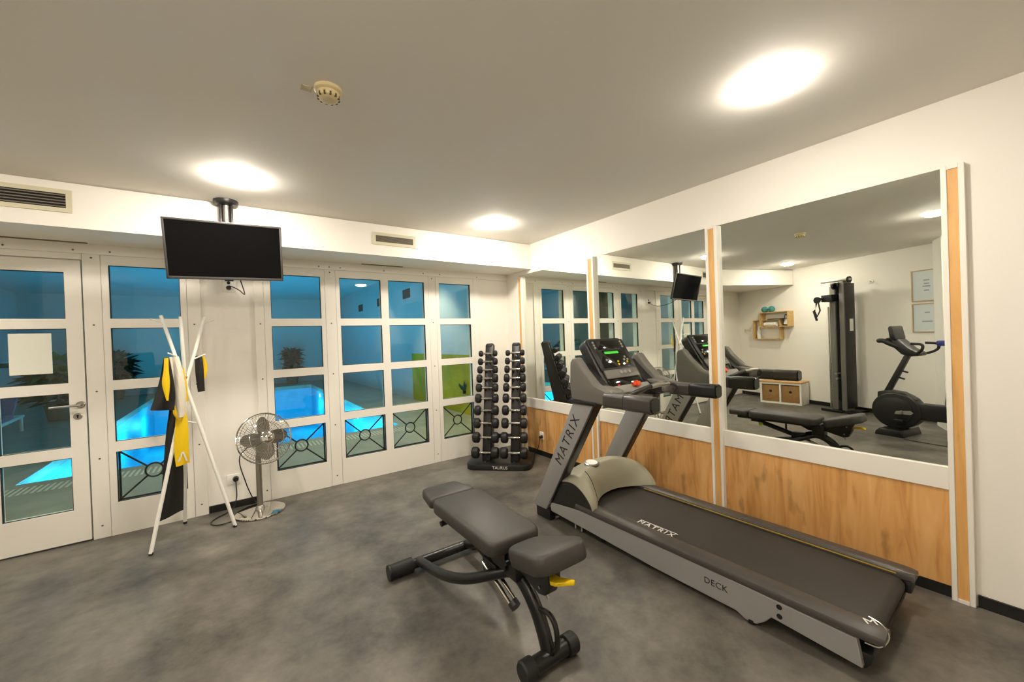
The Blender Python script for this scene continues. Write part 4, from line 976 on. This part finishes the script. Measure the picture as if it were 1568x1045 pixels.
B_('display', G().prism([(-.017, 1.25), (-.035, 1.40), (-.015, 1.425), (.012, 1.415), (.042, 1.26), (.03, 1.23)], 2, -.14, .14, .012, 2, BM), M_BLACKPL)
for s in (-1, 1):
    B_('bar_end', G().tube(smooth([BM @ Vector(p) for p in ((.06, 1.14, s*.08), (-.03, 1.195, s*.12), (-.09, 1.23, s*.12), (-.155, 1.23, s*.10))], 5), [.03]*15+[.024], 12), M_RUBBER)
    B_('grip', G().tube(smooth([BM @ Vector(p) for p in ((.20, 1.05, s*.10), (.27, 1.075, s*.18), (.32, 1.12, s*.21), (.315, 1.18, s*.20), (.21, 1.192, s*.18))], 5), .016, 10), M_RUBBER)
    B_('crank', G().box((.06, .28, s*.10), (.085, .33, s*.125), .004, M=BM), M_STEEL)
    B_('pedal', G().box((.02, .20 if s > 0 else .38, s*.125), (.12, .225 if s > 0 else .405, s*.21), .006, M=BM), M_BLACKPL)
B_('seat_post', G().tube([BM @ Vector((.46, .40, 0)), BM @ Vector((.53, 1.16, 0))], .028, 14), M_STEEL)
B_('saddle', G().prism([(.38, -.03), (.44, -.045), (.55, -.11), (.64, -.12), (.67, -.08), (.67, .08), (.64, .12), (.55, .11), (.44, .045), (.38, .03)], 1, 1.16, 1.225, .018, 3, BM), M_BLUE, label='blue saddle')
solo('power_cable', G().tube(smooth([BP+BD*.16+BN*.30+Vector((0, 0, .006)), BP+BD*.35+BN*.32+Vector((0, 0, .006)), BP+BD*.62+BN*.29+Vector((0, 0, .006)), BP+BD*.95+BN*.1+Vector((0, 0, .006))], 6), .005, 8), M_BLACKPL, 'black cable on the floor behind the bike', 'cable')

# ================================================================== POOL HALL BEHIND THE GLASS
HX0, HX1, HY1, HZ = -8.2, .62, 13.6, 3.3
PX0, PX1, PY0, PY1 = -5.07, -.70, 2.45, 11.95
ntrim[0] += 1
struct('trim_%d' % ntrim[0], G().box((HX0, .16, -.12), (HX1, PY0, -.001)).box((HX0, PY1, -.12), (HX1, HY1, -.001)).box((HX0, PY0, -.12), (PX0, PY1, -.001)).box((PX1, PY0, -.12), (HX1, PY1, -.001)), M_DECK, 'tiled deck around the swimming pool')
ntrim[0] += 1
struct('trim_%d' % ntrim[0], G().box((PX0-.1, PY0-.1, -1.5), (PX1+.1, PY1+.1, -1.4)).box((PX0-.1, PY0-.1, -1.4), (PX0, PY1+.1, -.12)).box((PX1, PY0-.1, -1.4), (PX1+.1, PY1+.1, -.12)).box((PX0, PY0-.1, -1.4), (PX1, PY0, -.12)).box((PX0, PY1, -1.4), (PX1, PY1+.1, -.12)), M_BASIN, 'blue tiled pool basin')
tag(part('pool_water', G().grid(lambda a, b: (PX0+(PX1-PX0)*a, PY0+(PY1-PY0)*b, -.10), 20, 30), M_WATER), 'still turquoise water filling the pool', 'water', kind='stuff')
ntrim[0] += 1
struct('trim_%d' % ntrim[0], G().box((HX0-.1, .16, 0), (HX0, HY1, HZ)).box((HX0-.1, HY1, 0), (HX1+.1, HY1+.1, HZ)).box((HX1, .16, 1.15), (HX1+.1, 5.2, HZ)).box((HX1, 5.2, 0), (HX1+.1, HY1, HZ)).box((HX0-.1, .16, HZ), (HX1+.1, HY1+.1, HZ+.1)).box((HX0-.1, .10, CEIL), (HX1+.1, .17, HZ)), M_HALL, 'white walls and ceiling of the pool hall')
ntrim[0] += 1
struct('trim_%d' % ntrim[0], G().box((HX1, .16, 0), (HX1+.1, 5.2, 1.15)), M_MURAL, 'yellow green painted wall beside the pool')
ntrim[0] += 1
struct('trim_%d' % ntrim[0], G().box((-7.3, 4.2, 0), (-6.25, 5.2, HZ)), M_HALLDK, 'brown pillar beyond the pool')
g = G()
for k in range(88):
    xx = PX0 + .05*k; g.box((xx, PY0-.52, -.001), (xx+.022, PY0-.22, .004))
tag(part('drain_grate', g, M_GRATE), 'pale slotted drain grate along the near pool edge', 'grate')
pool_l = []
for k, yy in enumerate((3.2, 5.3, 7.6, 10.2)):
    o = thing('pool_lamp', ('nearest', 'second', 'third', 'farthest')[k] + ' underwater lamp in the right pool wall', 'lamp', (PX1, yy, -.25), group='underwater pool lamps')
    part('lens', G().lathe([(0, .012), (.05, .010), (.06, 0)], (PX1, yy, -.25), (-1, 0, 0), 20), M_POOLLAMP, o)
    part('ring', G().tube([(PX1-.004, yy+.066*math.cos(2*PI*i/20), -.25+.066*math.sin(2*PI*i/20)) for i in range(20)], .007, 6, True), M_STEEL, o)
    ld = bpy.data.lights.new('pool_light', 'POINT'); ld.energy = POOL_W; ld.color = (.10, .72, 1.0); ld.shadow_soft_size = .12
    lo_ = bpy.data.objects.new('pool_light', ld); COL.objects.link(lo_); lo_.location = (PX1-.45, yy, -.55)
    lo2 = bpy.data.objects.new('pool_light', ld); COL.objects.link(lo2); lo2.location = (PX0+.45, yy, -.55)
for lx, ly, pw in ((-.2, 1.1, 170), (-2.0, 1.0, 110), (-3.8, 1.0, 110), (-5.6, 1.2, 110), (-7.2, 4.0, 90), (-.1, 3.4, 180), (-.1, 7.0, 60)):  # added fill spots without fixtures, to warm and brighten the pool deck
    ld = bpy.data.lights.new('deck_fill_spot', 'SPOT'); ld.energy = pw; ld.color = (1, .90, .62); ld.spot_size = math.radians(95); ld.spot_blend = .6; ld.shadow_soft_size = .1
    lo_ = bpy.data.objects.new('deck_fill_spot', ld); COL.objects.link(lo_); lo_.location = (lx, ly, HZ-.05)
# ladder rail, plants, loungers, vents
lr = thing('pool_handrail', 'dark green curved handrail at the pool edge', 'handrail', (-4.9, 4.6, 0))
part('rail_tube', G().tube(smooth([(-5.9, 4.6, 1.30), (-5.3, 4.6, 1.31), (-5.05, 4.6, 1.28), (-4.72, 4.6, 1.05), (-4.68, 4.6, .9), (-4.72, 4.6, .7)], 6), .035, 12), M_HRAIL, lr)
part('post', G().cyl((-5.9, 4.6, 0), (-5.9, 4.6, 1.3), .035, n=12).cyl((-4.95, 4.6, 0), (-4.95, 4.6, 1.22), .03, n=12), M_HRAIL, lr)
def bush(label, c_, r, h, m, n=260):
    o = thing('potted_plant', label, 'plant', (c_[0], c_[1], 0), group='plants in the pool hall')
    part('pot', G().lathe([(0, 0), (.16, 0), (.22, .34), (.20, .34), (.19, .30), (0, .30)], (c_[0], c_[1], 0), n=20), M_HALLDK, o)
    part('stem', G().cyl((c_[0], c_[1], .3), (c_[0], c_[1], h*.7), .025, n=8), M_HALLDK, o)
    t = bmesh.new()
    for k in range(n):
        a = random.uniform(0, 2*PI); e_ = random.uniform(-.3, 1.2); L_ = r*random.uniform(.6, 1.1)
        d_ = Vector((math.cos(a)*math.cos(e_), math.sin(a)*math.cos(e_), math.sin(e_)))
        p0 = Vector((c_[0], c_[1], h*random.uniform(.25, .7))); p1 = p0+d_*L_*.6; p2 = p0+d_*L_+Vector((0, 0, -.18*L_))
        sd2 = d_.cross(Vector((0, 0, 1))).normalized()*L_*.13
        vs = [t.verts.new(p) for p in (p0, p1-sd2, p2, p1+sd2)]; t.faces.new(vs)
    g = G(); g._merge(t); part('foliage', g, m, o)
bush('tall dark plant at the far end of the pool', (-1.2, 12.9), .5, 1.7, M_PLANTDK)
bush('bushy green plant left of the tall dark plant', (-2.6, 12.9), .68, 1.25, M_PLANT)
bush('green plant in the far middle of the pool hall', (-4.1, 12.9), .7, 1.0, M_PLANT)
bush('green plant near the far left pool corner', (-6.0, 12.6), .7, 1.7, M_PLANTDK)
bush('green plant on the left deck behind the handrail', (-6.2, 8.5), .7, 1.6, M_PLANT)
wp = thing('wall_plant', 'dark fern fixed on the yellow green pool hall wall', 'plant', (HX1, 2.45, .45))
t = bmesh.new()
for k in range(16):
    a = random.uniform(-1.1, 1.1); L_ = random.uniform(.14, .26); p0 = Vector((HX1-.03, 2.45, .45)); d_ = Vector((-.12, math.sin(a), math.cos(a)))
    p2 = p0+d_*L_; p1 = p0+d_*L_*.55; w2 = Vector((0, math.cos(a), -math.sin(a)))*.022
    t.faces.new([t.verts.new(p) for p in (p0, p1-w2, p2, p1+w2)])
g = G(); g._merge(t); part('foliage', g, M_PLANTDK, wp); part('bracket', G().box((HX1-.05, 2.43, .40), (HX1, 2.47, .46), .005), M_IRON, wp)
def lounger(label, x_, y_, rz):
    o = thing('sun_lounger', label, 'lounger', (x_, y_, 0), rz, 'loungers on the pool deck')
    part('frame', G().box((-.32, -.95, .25), (.32, .95, .30), .01).tube([(-.3, -.8, 0), (-.3, -.8, .26)], .025, 8).tube([(.3, -.8, 0), (.3, -.8, .26)], .025, 8).tube([(-.3, .8, 0), (-.3, .8, .26)], .025, 8).tube([(.3, .8, 0), (.3, .8, .26)], .025, 8), M_WHITEPL, o, local=True)
    part('cushion', G().box((-.3, -.95, .30), (.3, .3, .38), .02).prism([(.28, .30), (.85, .72), (.80, .79), (.24, .38)], 0, -.3, .3, .01), M_LOUNGE, o, local=True)
lounger('nearer blue lounger on the left pool deck', -6.3, 3.2, .1)
lounger('farther blue lounger on the left pool deck', -6.6, 6.4, .1)
for k, (yy, w_) in enumerate(((5.4, .5), (7.6, .55), (9.8, .5))):
    o = thing('hall_vent', ('nearest', 'middle', 'farthest')[k] + ' dark air vent high on the right pool hall wall', 'vent', (HX1, yy, 2.55), group='dark vents in the pool hall')
    part('backing', G().box((HX1-.012, yy-w_/2, 2.55), (HX1, yy+w_/2, 2.78)), M_DARKGAP, o)
    for q_ in range(4): part('slat', G().box((HX1-.018, yy-w_/2, 2.575+.05*q_), (HX1-.012, yy+w_/2, 2.59+.05*q_)), M_GASKET, o)
